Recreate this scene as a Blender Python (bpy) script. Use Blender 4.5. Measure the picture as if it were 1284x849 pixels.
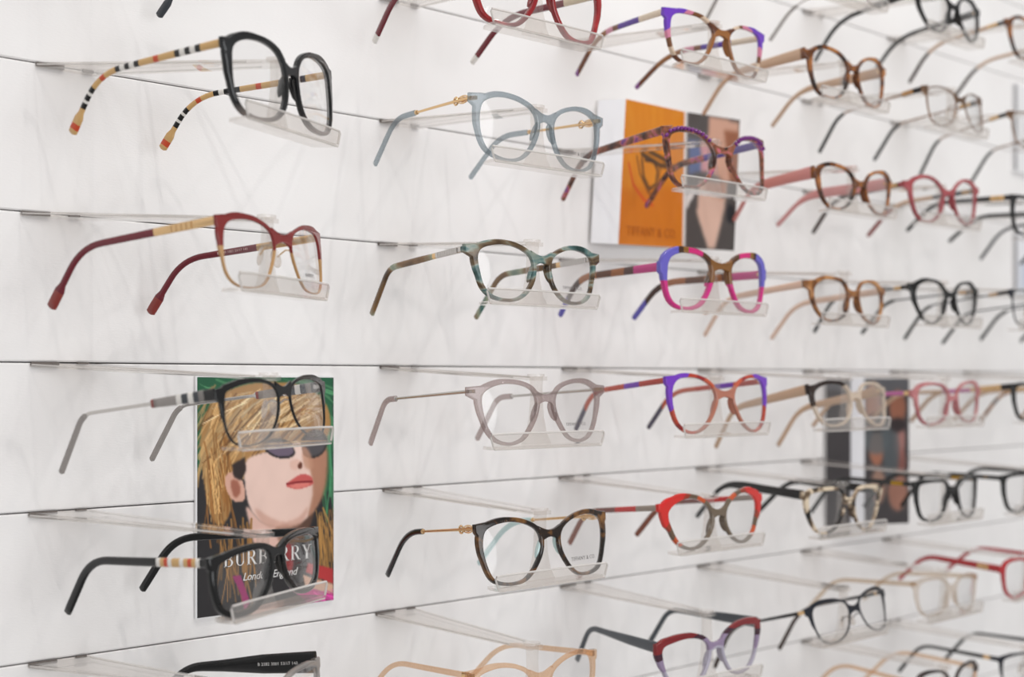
import bpy, bmesh, math, random
import numpy as np
from mathutils import Vector, Matrix
from mathutils.geometry import delaunay_2d_cdt

for o in list(bpy.data.objects): bpy.data.objects.remove(o, do_unlink=True)
scene = bpy.context.scene
COL = scene.collection
MM = 0.001
random.seed(4); rng = np.random.default_rng(7)

# ------------------------------------------------------------------ camera
F_PX = 1850.0
THETA = math.radians(44.4213)            # angle between the view axis and the wall
CAM = Vector((0.0, -0.9156, 0.0))
cam_d = bpy.data.cameras.new('camera'); cam = bpy.data.objects.new('camera', cam_d); COL.objects.link(cam)
cam.location = CAM
ax = Vector((math.cos(THETA), math.sin(THETA), 0))
rt = Vector((math.sin(THETA), -math.cos(THETA), 0))
up = Vector((0, 0, 1))
cam.matrix_world = Matrix((( rt.x, up.x, -ax.x, CAM.x), (rt.y, up.y, -ax.y, CAM.y), (rt.z, up.z, -ax.z, CAM.z), (0, 0, 0, 1)))
cam_d.sensor_fit = 'HORIZONTAL'; cam_d.sensor_width = 36.0
cam_d.lens = 36.0 * F_PX / 1284.0
cam_d.shift_y = 54.5 / 1284.0
cam_d.clip_start = 0.02
cam_d.dof.use_dof = True
cam_d.dof.focus_distance = 1.055
cam_d.dof.aperture_fstop = 5.0
cam_d.dof.aperture_blades = 0
scene.camera = cam

# ------------------------------------------------------------------ world, lamps, exposure
w = bpy.data.worlds.new('shop_light'); scene.world = w; w.use_nodes = True
bg = w.node_tree.nodes['Background']
bg.inputs[0].default_value = (1.0, 0.985, 0.975, 1); bg.inputs[1].default_value = 0.40
def spot(name, loc, tgt, power, col=(1, .975, .95), radius=.03, size=70):
    l = bpy.data.lights.new(name, 'SPOT'); l.energy = power; l.color = col; l.shadow_soft_size = radius
    l.spot_size = math.radians(size); l.spot_blend = .6
    o = bpy.data.objects.new(name, l); COL.objects.link(o); o.location = loc
    o.rotation_euler = (Vector(tgt) - Vector(loc)).to_track_quat('-Z', 'Y').to_euler(); return o
for x in (-0.15, 0.85, 1.9):
    spot('ceiling_spot', (x, -0.95, 2.3), (x + .15, 0, 0.0), 28, radius=.011, size=85)
    spot('ceiling_spot', (x + .55, -1.6, 2.35), (x + .4, 0, -0.05), 23, radius=.013, size=80)
def area(name, loc, tgt, sx, sy, power, col):
    l = bpy.data.lights.new(name, 'AREA'); l.shape = 'RECTANGLE'; l.size = sx; l.size_y = sy; l.energy = power; l.color = col
    o = bpy.data.objects.new(name, l); COL.objects.link(o); o.location = loc
    o.rotation_euler = (Vector(tgt) - Vector(loc)).to_track_quat('-Z', 'Y').to_euler(); return o
area('overhead_fill', (1.2, -2.0, 2.6), (1.2, -.4, 0), 3.6, .9, 12, (1, .985, .97))  # added soft fill from above, for shaped highlights on dark frames
area('front_fill', (0.6, -4.6, .1), (1.1, 0, -.1), 3.4, 2.2, 86, (.96, .98, 1))  # added cool fill behind the camera, evens the brightness of the wall
vs = scene.view_settings
vs.view_transform = 'Standard'; vs.look = 'None'; vs.exposure = -0.07; vs.gamma = 1.0; vs.use_curve_mapping = False
try:
    scene.cycles.transparent_max_bounces = 40
    scene.cycles.max_bounces = 10
except Exception: pass

# ------------------------------------------------------------------ materials
def lin(c):
    r = []
    for v in c[:3]:
        v = v / 255.0
        r.append(v / 12.92 if v <= .04045 else ((v + .055) / 1.055) ** 2.4)
    return (*r, 1.0)
MATS = {}
def nodes(name):
    m = bpy.data.materials.new(name); m.use_nodes = True
    nt = m.node_tree; nt.nodes.clear()
    return m, nt, nt.nodes.new, nt.links.new
def coords(nt, nn, ll, scale):
    tc = nn('ShaderNodeTexCoord'); mp = nn('ShaderNodeMapping')
    mp.inputs['Scale'].default_value = scale
    ll(tc.outputs['Object'], mp.inputs['Vector']); return mp.outputs[0]
def ramp(nn, stops, const=False):
    r = nn('ShaderNodeValToRGB'); e = r.color_ramp.elements
    r.color_ramp.interpolation = 'CONSTANT' if const else 'LINEAR'
    while len(e) < len(stops): e.new(.5)
    for k, (p, c) in enumerate(sorted(stops, key=lambda q: q[0])):
        e[k].position = p; e[k].color = lin(c)
    return r
def finish(m, nt, nn, ll, colour, rough=.16, metal=0., clear=0., coat=.15):
    """opaque body with an optional see-through share (clear acetate)"""
    out = nn('ShaderNodeOutputMaterial'); p = nn('ShaderNodeBsdfPrincipled')
    p.inputs['Roughness'].default_value = rough; p.inputs['Metallic'].default_value = metal
    p.inputs['Coat Weight'].default_value = coat if metal < .5 else 0; p.inputs['Coat Roughness'].default_value = .06
    if isinstance(colour, tuple): p.inputs['Base Color'].default_value = colour
    else: ll(colour, p.inputs['Base Color'])
    if clear > 0:
        t = nn('ShaderNodeBsdfTransparent'); mx = nn('ShaderNodeMixShader')
        if isinstance(colour, tuple): t.inputs[0].default_value = tuple(.35 + .65 * c for c in colour[:3]) + (1,)
        else:
            g = nn('ShaderNodeMixRGB'); g.inputs[0].default_value = .4; g.inputs[2].default_value = (1, 1, 1, 1)
            ll(colour, g.inputs[1]); ll(g.outputs[0], t.inputs[0])
        mx.inputs[0].default_value = clear
        ll(p.outputs[0], mx.inputs[1]); ll(t.outputs[0], mx.inputs[2]); ll(mx.outputs[0], out.inputs[0])
    else: ll(p.outputs[0], out.inputs[0])
    return m
def solid(name, c, rough=.16, metal=0., clear=0., coat=.15):
    if name not in MATS:
        m, nt, nn, ll = nodes(name); MATS[name] = finish(m, nt, nn, ll, lin(c), rough, metal, clear, coat)
    return MATS[name]
def mottled(name, stops, scale=(70, 70, 70), detail=2., clear=0., rough=.14, const=False, dist=.6):
    if name not in MATS:
        m, nt, nn, ll = nodes(name); v = coords(nt, nn, ll, scale)
        n = nn('ShaderNodeTexNoise'); n.inputs['Scale'].default_value = 1.0; n.inputs['Detail'].default_value = detail
        n.inputs['Distortion'].default_value = dist
        ll(v, n.inputs['Vector']); r = ramp(nn, stops, const); ll(n.outputs['Fac'], r.inputs[0])
        MATS[name] = finish(m, nt, nn, ll, r.outputs[0], rough, 0, clear)
    return MATS[name]
def banded(name, stops, axis, lo, hi, absx=True, wob=.08, wscale=60, clear=0., rough=.14, const=True, low=None):
    """colour laid out along a direction of the object (mm), a little ragged: laminated acetate"""
    if name not in MATS:
        m, nt, nn, ll = nodes(name)
        tc = nn('ShaderNodeTexCoord'); sp = nn('ShaderNodeSeparateXYZ'); ll(tc.outputs['Object'], sp.inputs[0])
        ab = nn('ShaderNodeMath'); ab.operation = 'ABSOLUTE' if absx else 'ADD'; ab.inputs[1].default_value = 0
        ll(sp.outputs[0], ab.inputs[0])
        cb = nn('ShaderNodeCombineXYZ'); ll(ab.outputs[0], cb.inputs[0]); ll(sp.outputs[1], cb.inputs[1]); ll(sp.outputs[2], cb.inputs[2])
        dt = nn('ShaderNodeVectorMath'); dt.operation = 'DOT_PRODUCT'; dt.inputs[1].default_value = tuple(a * 1000 for a in axis)
        ll(cb.outputs[0], dt.inputs[0])
        mr = nn('ShaderNodeMapRange'); mr.inputs['From Min'].default_value = lo; mr.inputs['From Max'].default_value = hi
        ll(dt.outputs['Value'], mr.inputs['Value'])
        n = nn('ShaderNodeTexNoise'); n.inputs['Scale'].default_value = wscale; n.inputs['Detail'].default_value = 2
        ll(tc.outputs['Object'], n.inputs['Vector'])
        mu = nn('ShaderNodeMath'); mu.operation = 'MULTIPLY_ADD'; mu.inputs[1].default_value = wob * 2; mu.inputs[2].default_value = -wob
        ll(n.outputs['Fac'], mu.inputs[0])
        ad = nn('ShaderNodeMath'); ll(mr.outputs[0], ad.inputs[0]); ll(mu.outputs[0], ad.inputs[1])
        r = ramp(nn, stops, const); ll(ad.outputs[0], r.inputs[0]); res = r.outputs[0]
        if low:      # lower part of the front cut from another sheet
            lt = nn('ShaderNodeMath'); lt.operation = 'LESS_THAN'; lt.inputs[1].default_value = low[0] * MM; ll(sp.outputs[2], lt.inputs[0])
            mx = nn('ShaderNodeMixRGB'); mx.inputs[2].default_value = lin(low[1]); ll(lt.outputs[0], mx.inputs[0]); ll(res, mx.inputs[1]); res = mx.outputs[0]
        MATS[name] = finish(m, nt, nn, ll, res, rough, 0, clear)
    return MATS[name]
def clear_plastic(name, tint, body, ior=1.45, rough=.03, milk=(.9, .875, .855)):
    """see-through sheet: tinted transmission, Fresnel gloss and a trace of milky body"""
    if name not in MATS:
        m, nt, nn, ll = nodes(name)
        out = nn('ShaderNodeOutputMaterial'); t = nn('ShaderNodeBsdfTransparent');         g = nn('ShaderNodeBsdfGlossy'); g.inputs['Roughness'].default_value = rough; g.inputs[0].default_value = (1, 1, 1, 1)
        d = nn('ShaderNodeBsdfDiffuse'); d.inputs[0].default_value = (*milk, 1)
        f0 = ((ior - 1) / (ior + 1)) ** 2
        lw = nn('ShaderNodeLayerWeight'); lw.inputs[0].default_value = .5
        tm = nn('ShaderNodeMixRGB'); tm.inputs[1].default_value = (*tint, 1); tm.inputs[2].default_value = (*[c ** 2.2 for c in tint], 1)
        ll(lw.outputs['Facing'], tm.inputs[0]); ll(tm.outputs[0], t.inputs[0])
        pw = nn('ShaderNodeMath'); pw.operation = 'POWER'; pw.inputs[1].default_value = 5; ll(lw.outputs['Facing'], pw.inputs[0])
        fr = nn('ShaderNodeMath'); fr.operation = 'MULTIPLY_ADD'; fr.inputs[1].default_value = 1 - f0; fr.inputs[2].default_value = f0; ll(pw.outputs[0], fr.inputs[0])
        a = nn('ShaderNodeMixShader'); a.inputs[0].default_value = body; ll(t.outputs[0], a.inputs[1]); ll(d.outputs[0], a.inputs[2])
        b = nn('ShaderNodeMixShader'); ll(fr.outputs[0], b.inputs[0]); ll(a.outputs[0], b.inputs[1]); ll(g.outputs[0], b.inputs[2])
        ll(b.outputs[0], out.inputs[0]); MATS[name] = m
    return MATS[name]
ACRYLIC = clear_plastic('clear_acrylic', (.965, .955, .945), .07)
TRAY = clear_plastic('acrylic_tray', (.955, .945, .935), .09)
EDGE = clear_plastic('acrylic_edge_glint', (.86, .84, .82), .55)  # whitish body painted in for the bright refracted line along acrylic edges
LENS = clear_plastic('demo_lens', (.985, .985, .985), .012, ior=1.35, rough=.01)
BRACKET = solid('grey_bracket', (104, 95, 90), .4)
GOLD = solid('gold_metal', (226, 190, 142), .2, 1.)
SILVER = solid('silver_metal', (200, 196, 192), .22, 1.)
BRONZE = solid('bronze_metal', (150, 120, 98), .3, 1.)
DARKMETAL = solid('dark_metal', (48, 50, 58), .3, .6)

# ------------------------------------------------------------------ object helpers
def link(name, mesh, parent=None):
    o = bpy.data.objects.new(name, mesh); COL.objects.link(o)
    if parent is not None: o.parent = parent
    return o
def tag(o, label, cat, group=None, kind=None):
    if label: o['label'] = label
    if cat: o['category'] = cat
    if group: o['group'] = group
    if kind: o['kind'] = kind
    return o
def mesh_of(name, verts, faces, mats, idx=None, smooth=True, sharp=40):
    me = bpy.data.meshes.new(name)
    me.from_pydata([(v[0] * MM, v[1] * MM, v[2] * MM) for v in verts], [], faces)
    for m in (mats if isinstance(mats, (list, tuple)) else [mats]): me.materials.append(m)
    if idx is not None: me.polygons.foreach_set('material_index', idx)
    bm = bmesh.new(); bm.from_mesh(me); bmesh.ops.recalc_face_normals(bm, faces=bm.faces); bm.to_mesh(me); bm.free()
    if smooth:
        me.polygons.foreach_set('use_smooth', [True] * len(me.polygons)); me.set_sharp_from_angle(angle=math.radians(sharp))
    me.update(); return me
def box_vf(x0, x1, y0, y1, z0, z1):
    v = [(x, y, z) for x in (x0, x1) for y in (y0, y1) for z in (z0, z1)]
    f = [(0, 1, 3, 2), (4, 6, 7, 5), (0, 4, 5, 1), (2, 3, 7, 6), (0, 2, 6, 4), (1, 5, 7, 3)]
    return v, f
def bevelled_box(name, x0, x1, y0, y1, z0, z1, mat, b=.6, seg=2):
    v, f = box_vf(x0, x1, y0, y1, z0, z1); me = mesh_of(name, v, f, mat, smooth=False)
    bm = bmesh.new(); bm.from_mesh(me)
    bmesh.ops.bevel(bm, geom=list(bm.edges), offset=b * MM, segments=seg, affect='EDGES', profile=.5)
    bm.to_mesh(me); bm.free(); me.polygons.foreach_set('use_smooth', [True] * len(me.polygons)); me.set_sharp_from_angle(angle=math.radians(35))
    return me
def add_vf(dst, v, f):
    n = len(dst[0]); dst[0].extend(v); dst[1].extend([tuple(i + n for i in q) for q in f])
def tube(path, radii, n=8, flat=1.0):
    """closed round tube along points; radii per point"""
    V, Fc = [], []; P = [Vector(p) for p in path]; ref = Vector((1, 0, 0))
    for i, p in enumerate(P):
        t = (P[min(i + 1, len(P) - 1)] - P[max(i - 1, 0)]).normalized()
        a = ref - t * ref.dot(t)
        if a.length < .2: a = Vector((0, 0, 1)) - t * t.z
        a.normalize(); b = t.cross(a)
        for k in range(n):
            q = 2 * math.pi * k / n; V.append(tuple(p + a * (radii[i] * math.cos(q)) + b * (radii[i] * flat * math.sin(q))))
    for i in range(len(P) - 1):
        for k in range(n): Fc.append((i * n + k, i * n + (k + 1) % n, (i + 1) * n + (k + 1) % n, (i + 1) * n + k))
    Fc.append(tuple(range(n - 1, -1, -1))); Fc.append(tuple((len(P) - 1) * n + k for k in range(n)))
    return V, Fc
def extrude_poly(poly, y0, y1, to=lambda x, y, z: (x, y, z)):
    """flat outline in x,z given depth y0..y1"""
    n = len(poly); v = [to(p[0], y0, p[1]) for p in poly] + [to(p[0], y1, p[1]) for p in poly]
    f = [tuple(range(n)), tuple(range(2 * n - 1, n - 1, -1))] + [(i, (i + 1) % n, n + (i + 1) % n, n + i) for i in range(n)]
    return v, f

# ------------------------------------------------------------------ wall of horizontal panels
def wall_mat():
    m, nt, nn, ll = nodes('white_panel'); v = coords(nt, nn, ll, (1, 1, 1))
    out = nn('ShaderNodeOutputMaterial'); p = nn('ShaderNodeBsdfPrincipled'); p.inputs['Roughness'].default_value = .55
    p.inputs['Specular IOR Level'].default_value = .3
    n = nn('ShaderNodeTexNoise'); n.inputs['Scale'].default_value = 9; n.inputs['Detail'].default_value = 3; ll(v, n.inputs['Vector'])
    r = ramp(nn, [(.3, (238, 235, 234)), (.7, (244, 242, 241))]); ll(n.outputs['Fac'], r.inputs[0]); ll(r.outputs[0], p.inputs['Base Color'])
    mp = nn('ShaderNodeMapping'); mp.inputs['Scale'].default_value = (260, 900, 900); tc = nn('ShaderNodeTexCoord')
    ll(tc.outputs['Object'], mp.inputs[0])
    n2 = nn('ShaderNodeTexNoise'); n2.inputs['Scale'].default_value = 1; n2.inputs['Detail'].default_value = 3; ll(mp.outputs[0], n2.inputs['Vector'])
    b = nn('ShaderNodeBump'); b.inputs['Strength'].default_value = .18; b.inputs['Distance'].default_value = .0006
    ll(n2.outputs['Fac'], b.inputs['Height']); ll(b.outputs[0], p.inputs['Normal']); ll(p.outputs[0], out.inputs[0]); return m
WALLM = wall_mat()
WX0, WX1 = -700, 3300
GAP = solid('groove_dark', (120, 114, 112), .7)
back = link('wall_back', bevelled_box('wall_back', WX0, WX1, 12, 30, -980, 1120, GAP, 1, 1)); tag(back, None, None, kind='structure')
# cross-section of one panel: soft upper lip, small shadow-line bevel at the foot
prof = [(12, -.4), (.6, -.4), (0, -1.2), (0, -50), (0, -98.4), (.7, -99.4), (12, -99.4)]
V = [(x, y, z) for x in (WX0, WX1) for (y, z) in prof]; n = len(prof)
Fc = [(i, i + 1, n + i + 1, n + i) for i in range(n - 1)] + [tuple(range(n)), tuple(range(2 * n - 1, n - 1, -1)), (n - 1, 0, n, 2 * n - 1)]
slat_me = mesh_of('slat', V, Fc, WALLM, smooth=False)
for k in range(-9, 12):
    s = link('slat', slat_me, back); s.location.z = (13 + 100 * k) * MM

# ------------------------------------------------------------------ acrylic holder: wedge arm, cap, nose stem, tray
HOLD_GROUP = 'clear acrylic spectacle holders on the panelled wall'
def holder(cx, cy, groove_z, yaw, tray_z, label):
    """cx, cy: where the spectacle front hangs; tray_z: height of the tray floor"""
    L = -cy / math.cos(yaw); tn = math.tan(yaw)
    root = bpy.data.objects.new('acrylic_holder', None); COL.objects.link(root); root.empty_display_size = .01
    root.location = ((cx - L * math.sin(yaw)) * MM, 0, groove_z * MM); root.rotation_euler = (0, 0, yaw)
    tag(root, label, 'display holder', HOLD_GROUP)
    hw, tw, drop, th = 20, 7, -9.0, 3.0
    # arm: wedge in plan, sloping gently down to the tip
    pts = []
    for k in range(9):
        t = k / 8; pts.append((t, hw + (tw - hw) * t ** .85))
    outline = []
    for t, h in pts: outline.append((h, t))
    outline += [(-h, t) for t, h in reversed(pts)]
    V = []
    for zoff in (0, -th):
        for x, t in outline:
            y0 = -x * tn - .6; y1 = -L - 1
            V.append((x, y0 + (y1 - y0) * t, drop * t + zoff))
    n = len(outline)
    Fc = [tuple(range(n)), tuple(range(2 * n - 1, n - 1, -1))] + [(i, (i + 1) % n, n + (i + 1) % n, n + i) for i in range(n)]
    arm = link('arm', mesh_of('arm', V, Fc, ACRYLIC), root)
    ev = ([], [])
    for sg in (-1, 1):
        path = []
        for t, h in pts[:-1]:
            x = sg * (h + .3); y0 = -x * tn - 2.5; path.append((x, y0 + (-L - 1 - y0) * t, drop * t - th / 2))
        add_vf(ev, *tube(path, [.55] * len(path), 6))
    link('arm_edge_glint', mesh_of('arm_edge_glint', ev[0], ev[1], EDGE), arm)  # milky strips imitating light caught in the arm's sides
    # bracket clipped along the groove at the arm's root
    c, s = math.cos(-yaw), math.sin(-yaw); bv, bf = [], []
    for (xa, xb, zl) in ((-hw - 1, -hw + 19, -2.2), (hw - 7, hw + 1, -1.2)):
        v, f = box_vf(xa, xb, -2.0, -.2, zl, .4)
        add_vf((bv, bf), [(x * c - y * s, x * s + y * c, z) for x, y, z in v], f)
    link('bracket', mesh_of('bracket', bv, bf, BRACKET, smooth=False), root)
    # cap: small oval tab on the tip
    v1, f1 = [], []; N = 20
    for z in (drop + .2, drop + 2.0):
        for k in range(N): a = 2 * math.pi * k / N; v1.append((7 * math.cos(a), -L + 4 + 6 * math.sin(a), z))
    f1 = [tuple(range(N)), tuple(range(2 * N - 1, N - 1, -1))] + [(k, (k + 1) % N, N + (k + 1) % N, N + k) for k in range(N)]
    link('cap', mesh_of('cap', v1, f1, ACRYLIC), root)
    # stem: nose-shaped drop flaring to the tray
    zb = tray_z - groove_z; zt = drop - .1
    half = [(5.2, zt), (4.6, zt - 7), (4.4, zt - 14), (6, zt + (zb - zt) * .6), (9.5, zt + (zb - zt) * .85), (14, zb + .2)]
    poly = half + [(-x, z) for x, z in reversed(half)]
    v, f = extrude_poly(poly, -L + 1.5, -L + 5.5)
    link('stem', mesh_of('stem', v, f, ACRYLIC), root)
    # tray: floor with an upright front lip, rounded slanting ends
    tr = ([], [])
    y0, y1 = -L - 9.2, -L + 6.0
    fl = [(-52, y1), (52, y1), (55, y1 - 6), (57, y0 + 1), (56, y0), (-56, y0), (-57, y0 + 1), (-55, y1 - 6)]
    nv = len(fl); vv = [(x, y, zb) for x, y in fl] + [(x, y, zb - 2.2) for x, y in fl]
    ff = [tuple(range(nv)), tuple(range(2 * nv - 1, nv - 1, -1))] + [(i, (i + 1) % nv, nv + (i + 1) % nv, nv + i) for i in range(nv)]
    add_vf(tr, vv, ff)
    lip = [(-56, zb - 2.2), (-57, zb), (-59.5, zb + 7), (-58.5, zb + 8.6), (-40, zb + 9), (40, zb + 9), (58.5, zb + 8.6), (59.5, zb + 7), (57, zb), (56, zb - 2.2)]
    v, f = extrude_poly(lip, y0 - 2.2, y0 - .1); add_vf(tr, v, f)
    tray = link('tray', mesh_of('tray', tr[0], tr[1], TRAY), root)
    le = [(-57, zb), (-59.6, zb + 7), (-58.6, zb + 8.9), (-40, zb + 9.3), (40, zb + 9.3), (58.6, zb + 8.9), (59.6, zb + 7), (57, zb)]
    ev = ([], []); add_vf(ev, *tube([(x, y0 - 1.1, z) for x, z in le], [.75] * len(le), 6))
    add_vf(ev, *tube([(-56, y0 - 1.6, zb - 2.0), (56, y0 - 1.6, zb - 2.0)], [.5, .5], 6))
    link('tray_edge_glint', mesh_of('tray_edge_glint', ev[0], ev[1], EDGE), tray)  # pale strip imitating the refracted bright line on the lip
    return root

# ------------------------------------------------------------------ spectacle parts
Q = 7.5
def surf(x): return -Q * (1 - min(1.3, (x / 68.0) ** 2))
def spline(P, n):
    P = np.array(P, float); m = len(P); out = []
    seg = np.linalg.norm(np.roll(P, -1, 0) - P, axis=1) ** .5; tot = seg.sum(); cum = np.concatenate([[0], np.cumsum(seg)])
    for k in range(n):
        u = tot * k / n; i = min(int(np.searchsorted(cum, u, 'right') - 1), m - 1); t = (u - cum[i]) / seg[i]
        p0, p1, p2, p3 = P[(i - 1) % m], P[i], P[(i + 1) % m], P[(i + 2) % m]
        d0, d1, d2 = seg[(i - 1) % m], seg[i], seg[(i + 1) % m]
        m1 = ((p1 - p0) / d0 - (p2 - p0) / (d0 + d1) + (p2 - p1) / d1) * d1
        m2 = ((p2 - p1) / d1 - (p3 - p1) / (d1 + d2) + (p3 - p2) / d2) * d1
        t2, t3 = t * t, t * t * t
        out.append((2 * t3 - 3 * t2 + 1) * p1 + (t3 - 2 * t2 + t) * m1 + (-2 * t3 + 3 * t2) * p2 + (t3 - t2) * m2)
    out = np.array(out)
    for _ in range(2): out = .25 * np.roll(out, 1, 0) + .5 * out + .25 * np.roll(out, -1, 0)
    return out
def ccw(P):
    x, z = P[:, 0], P[:, 1]
    return P if np.sum(x * np.roll(z, -1) - np.roll(x, -1) * z) > 0 else P[::-1].copy()
def offset(P, T):
    """P ccw; T(angle in degrees) -> rim width"""
    t = np.roll(P, -1, 0) - np.roll(P, 1, 0); t /= np.linalg.norm(t, axis=1)[:, None]
    nrm = np.stack([t[:, 1], -t[:, 0]], 1); c = (P.max(0) + P.min(0)) / 2
    sc = (P.max(0) - P.min(0)) / 2
    d = (P - c) / sc; ang = np.degrees(np.arctan2(d[:, 1], d[:, 0])) % 360
    th = np.array([T(a) for a in ang]); O = P + nrm * th[:, None]
    return O
def rim_fn(top, nas, bot, tem, cor):
    keys = [(0, nas), (55, (nas + top) / 2), (85, top), (125, (top + cor) / 2), (146, cor), (172, (cor + tem) / 2), (195, tem), (270, bot), (320, (bot + nas) / 2), (360, nas)]
    def T(a):
        for (a0, v0), (a1, v1) in zip(keys, keys[1:]):
            if a0 <= a <= a1:
                u = (a - a0) / (a1 - a0); u = u * u * (3 - 2 * u); return v0 + (v1 - v0) * u
        return nas
    return T
def union_loops(add, sub):
    """outline loops of union(add) minus union(sub), by constrained triangulation"""
    verts, faces = [], []
    for p in add + sub:
        n = len(verts); verts += [Vector((float(a), float(b))) for a, b in p]; faces.append(list(range(n, n + len(p))))
    r = delaunay_2d_cdt(verts, [], faces, 2, 1e-5, True)
    ov, of, orig = r[0], r[2], r[5]; na = len(add); edges = {}
    for f, src in zip(of, orig):
        if any(s < na for s in src) and not any(s >= na for s in src):
            for i in range(len(f)):
                a, b = f[i], f[(i + 1) % len(f)]
                if (b, a) in edges: del edges[(b, a)]
                else: edges[(a, b)] = 1
    nxt = {}
    for a, b in edges: nxt.setdefault(a, []).append(b)
    loops = []
    while nxt:
        s = next(iter(nxt)); lp = [s]; cur = s
        while True:
            q = nxt[cur].pop()
            if not nxt[cur]: del nxt[cur]
            if q == s: break
            lp.append(q); cur = q
        if len(lp) > 5: loops.append([(ov[i].x, ov[i].y) for i in lp])
    return loops
def plate(name, loops, thick, bevel, mat):
    """solid plate with rounded edges from loops (x,z mm), bent to the face curve"""
    cu = bpy.data.curves.new('tmp', 'CURVE'); cu.dimensions = '2D'; cu.fill_mode = 'BOTH'
    cu.extrude = max(.02, thick / 2 - bevel) * MM; cu.bevel_depth = bevel * MM; cu.bevel_resolution = 1; cu.offset = -bevel * MM * .8
    for lp in loops:
        sp = cu.splines.new('POLY'); sp.points.add(len(lp) - 1); sp.use_cyclic_u = True
        for k, (x, z) in enumerate(lp): sp.points[k].co = (x * MM, z * MM, 0, 1)
    ob = bpy.data.objects.new('tmp', cu); COL.objects.link(ob)
    dg = bpy.context.evaluated_depsgraph_get(); dg.update()
    src = ob.evaluated_get(dg).to_mesh(); me = bpy.data.meshes.new(name)
    co = [v.co.copy() for v in src.vertices]; fc = [tuple(p.vertices) for p in src.polygons]
    ob.evaluated_get(dg).to_mesh_clear(); bpy.data.objects.remove(ob); bpy.data.curves.remove(cu)
    vs_ = []
    for c in co:
        x, z, d = c.x / MM, c.y / MM, c.z / MM
        vs_.append((x, surf(x) + thick / 2 - d, z))
    me = mesh_of(name, vs_, fc, mat); 
    return me
def lens_mesh(P, thick, mat):
    c = P.mean(0); n = len(P); V, Fc = [], []
    for side, dy in ((0, 0.), (1, thick)):
        for rr in (1., .66, .33):
            for p in P:
                q = c + (p - c) * rr; V.append((q[0], surf(q[0]) + dy + 1.0 - .8 * (1 - rr), q[1]))
        V.append((c[0], surf(c[0]) + dy + .2, c[1]))
    m = 3 * n + 1
    for s in (0, 1):
        b = s * m
        for k in range(2):
            for i in range(n):
                q = (b + k * n + i, b + k * n + (i + 1) % n, b + (k + 1) * n + (i + 1) % n, b + (k + 1) * n + i); Fc.append(q if not s else q[::-1])
        for i in range(n): Fc.append((b + 2 * n + i, b + 2 * n + (i + 1) % n, b + 3 * n))
    for i in range(n): Fc.append((i, (i + 1) % n, m + (i + 1) % n, m + i))
    return mesh_of('lens', V, Fc, mat)
def interp(tab, s):
    for (a, *va), (b, *vb) in zip(tab, tab[1:]):
        if a <= s <= b:
            u = 0 if b == a else (s - a) / (b - a); return [x + (y - x) * u for x, y in zip(va, vb)]
    return list(tab[-1][1:]) if s > tab[-1][0] else list(tab[0][1:])
def temple_path(side, W, T, dz, splay, z0, yb, zb, r):
    A, B, Cc = Vector((0, 2.0, z0)), Vector((0, yb, zb)), Vector((0, T, dz))
    u = (A - B).normalized(); v = (Cc - B).normalized(); pts = []
    p1, p2 = B + u * r, B + v * min(r, (Cc - B).length * .75)
    for k in range(10): pts.append(A.lerp(p1, k / 10))
    for k in range(9): t = k / 8; pts.append((1 - t) ** 2 * p1 + 2 * t * (1 - t) * B + t * t * p2)
    for k in range(1, 7): pts.append(p2.lerp(Cc, k / 6))
    x0 = side * (W / 2 - 2.2); x1 = side * W / 2 + splay
    return [Vector((x0 + (x1 - x0) * max(0, p.y / T) ** 1.25, p.y, p.z)) for p in pts]
def sweep(name, path, prof, segs):
    """temple: rounded-rectangle section (height, width) from prof [(s,h,w)], segs [(s_end, material)]"""
    cum = [0]
    for a, b in zip(path, path[1:]): cum.append(cum[-1] + (b - a).length)
    tot = cum[-1]
    def at(s):
        s = min(max(s, 0), tot)
        for i in range(len(path) - 1):
            if s <= cum[i + 1] + 1e-9:
                u = (s - cum[i]) / (cum[i + 1] - cum[i]); return path[i].lerp(path[i + 1], u)
        return path[-1]
    ss = sorted(set([round(c, 3) for c in cum] + [min(tot, round(e, 3)) for e, _ in segs] + [min(tot, p[0]) for p in prof] + [tot - 1.2, tot - .5]))
    V, Fc, idx, mats = [], [], [], []
    for s in ss:
        p = at(s); t = (at(s + .5) - at(s - .5)).normalized(); h, w_ = interp(prof, s)
        cap_ = 1.0 if s < tot - 1.3 else max(.35, max(0., (tot - s) / 1.3) ** .5)
        h *= cap_; w_ *= cap_; x = Vector((1, 0, 0)); x = (x - t * t.x).normalized(); nrm = x.cross(t)
        c = min(h, w_) * .3
        for a, b in ((w_ / 2, h / 2 - c), (w_ / 2 - c, h / 2), (-w_ / 2 + c, h / 2), (-w_ / 2, h / 2 - c), (-w_ / 2, -h / 2 + c), (-w_ / 2 + c, -h / 2), (w_ / 2 - c, -h / 2), (w_ / 2, -h / 2 + c)):
            V.append(tuple(p + x * a + nrm * b))
    for i in range(len(ss) - 1):
        mid = (ss[i] + ss[i + 1]) / 2
        m = next((mt for e, mt in segs if mid <= e), segs[-1][1])
        if m not in mats: mats.append(m)
        for k in range(8): Fc.append((i * 8 + k, i * 8 + (k + 1) % 8, (i + 1) * 8 + (k + 1) % 8, (i + 1) * 8 + k)); idx.append(mats.index(m))
    Fc.append(tuple(range(8))); idx.append(idx[0]); Fc.append(tuple((len(ss) - 1) * 8 + k for k in range(8))); idx.append(idx[-2])
    return mesh_of(name, V, Fc, mats, idx, sharp=50), at
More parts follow.
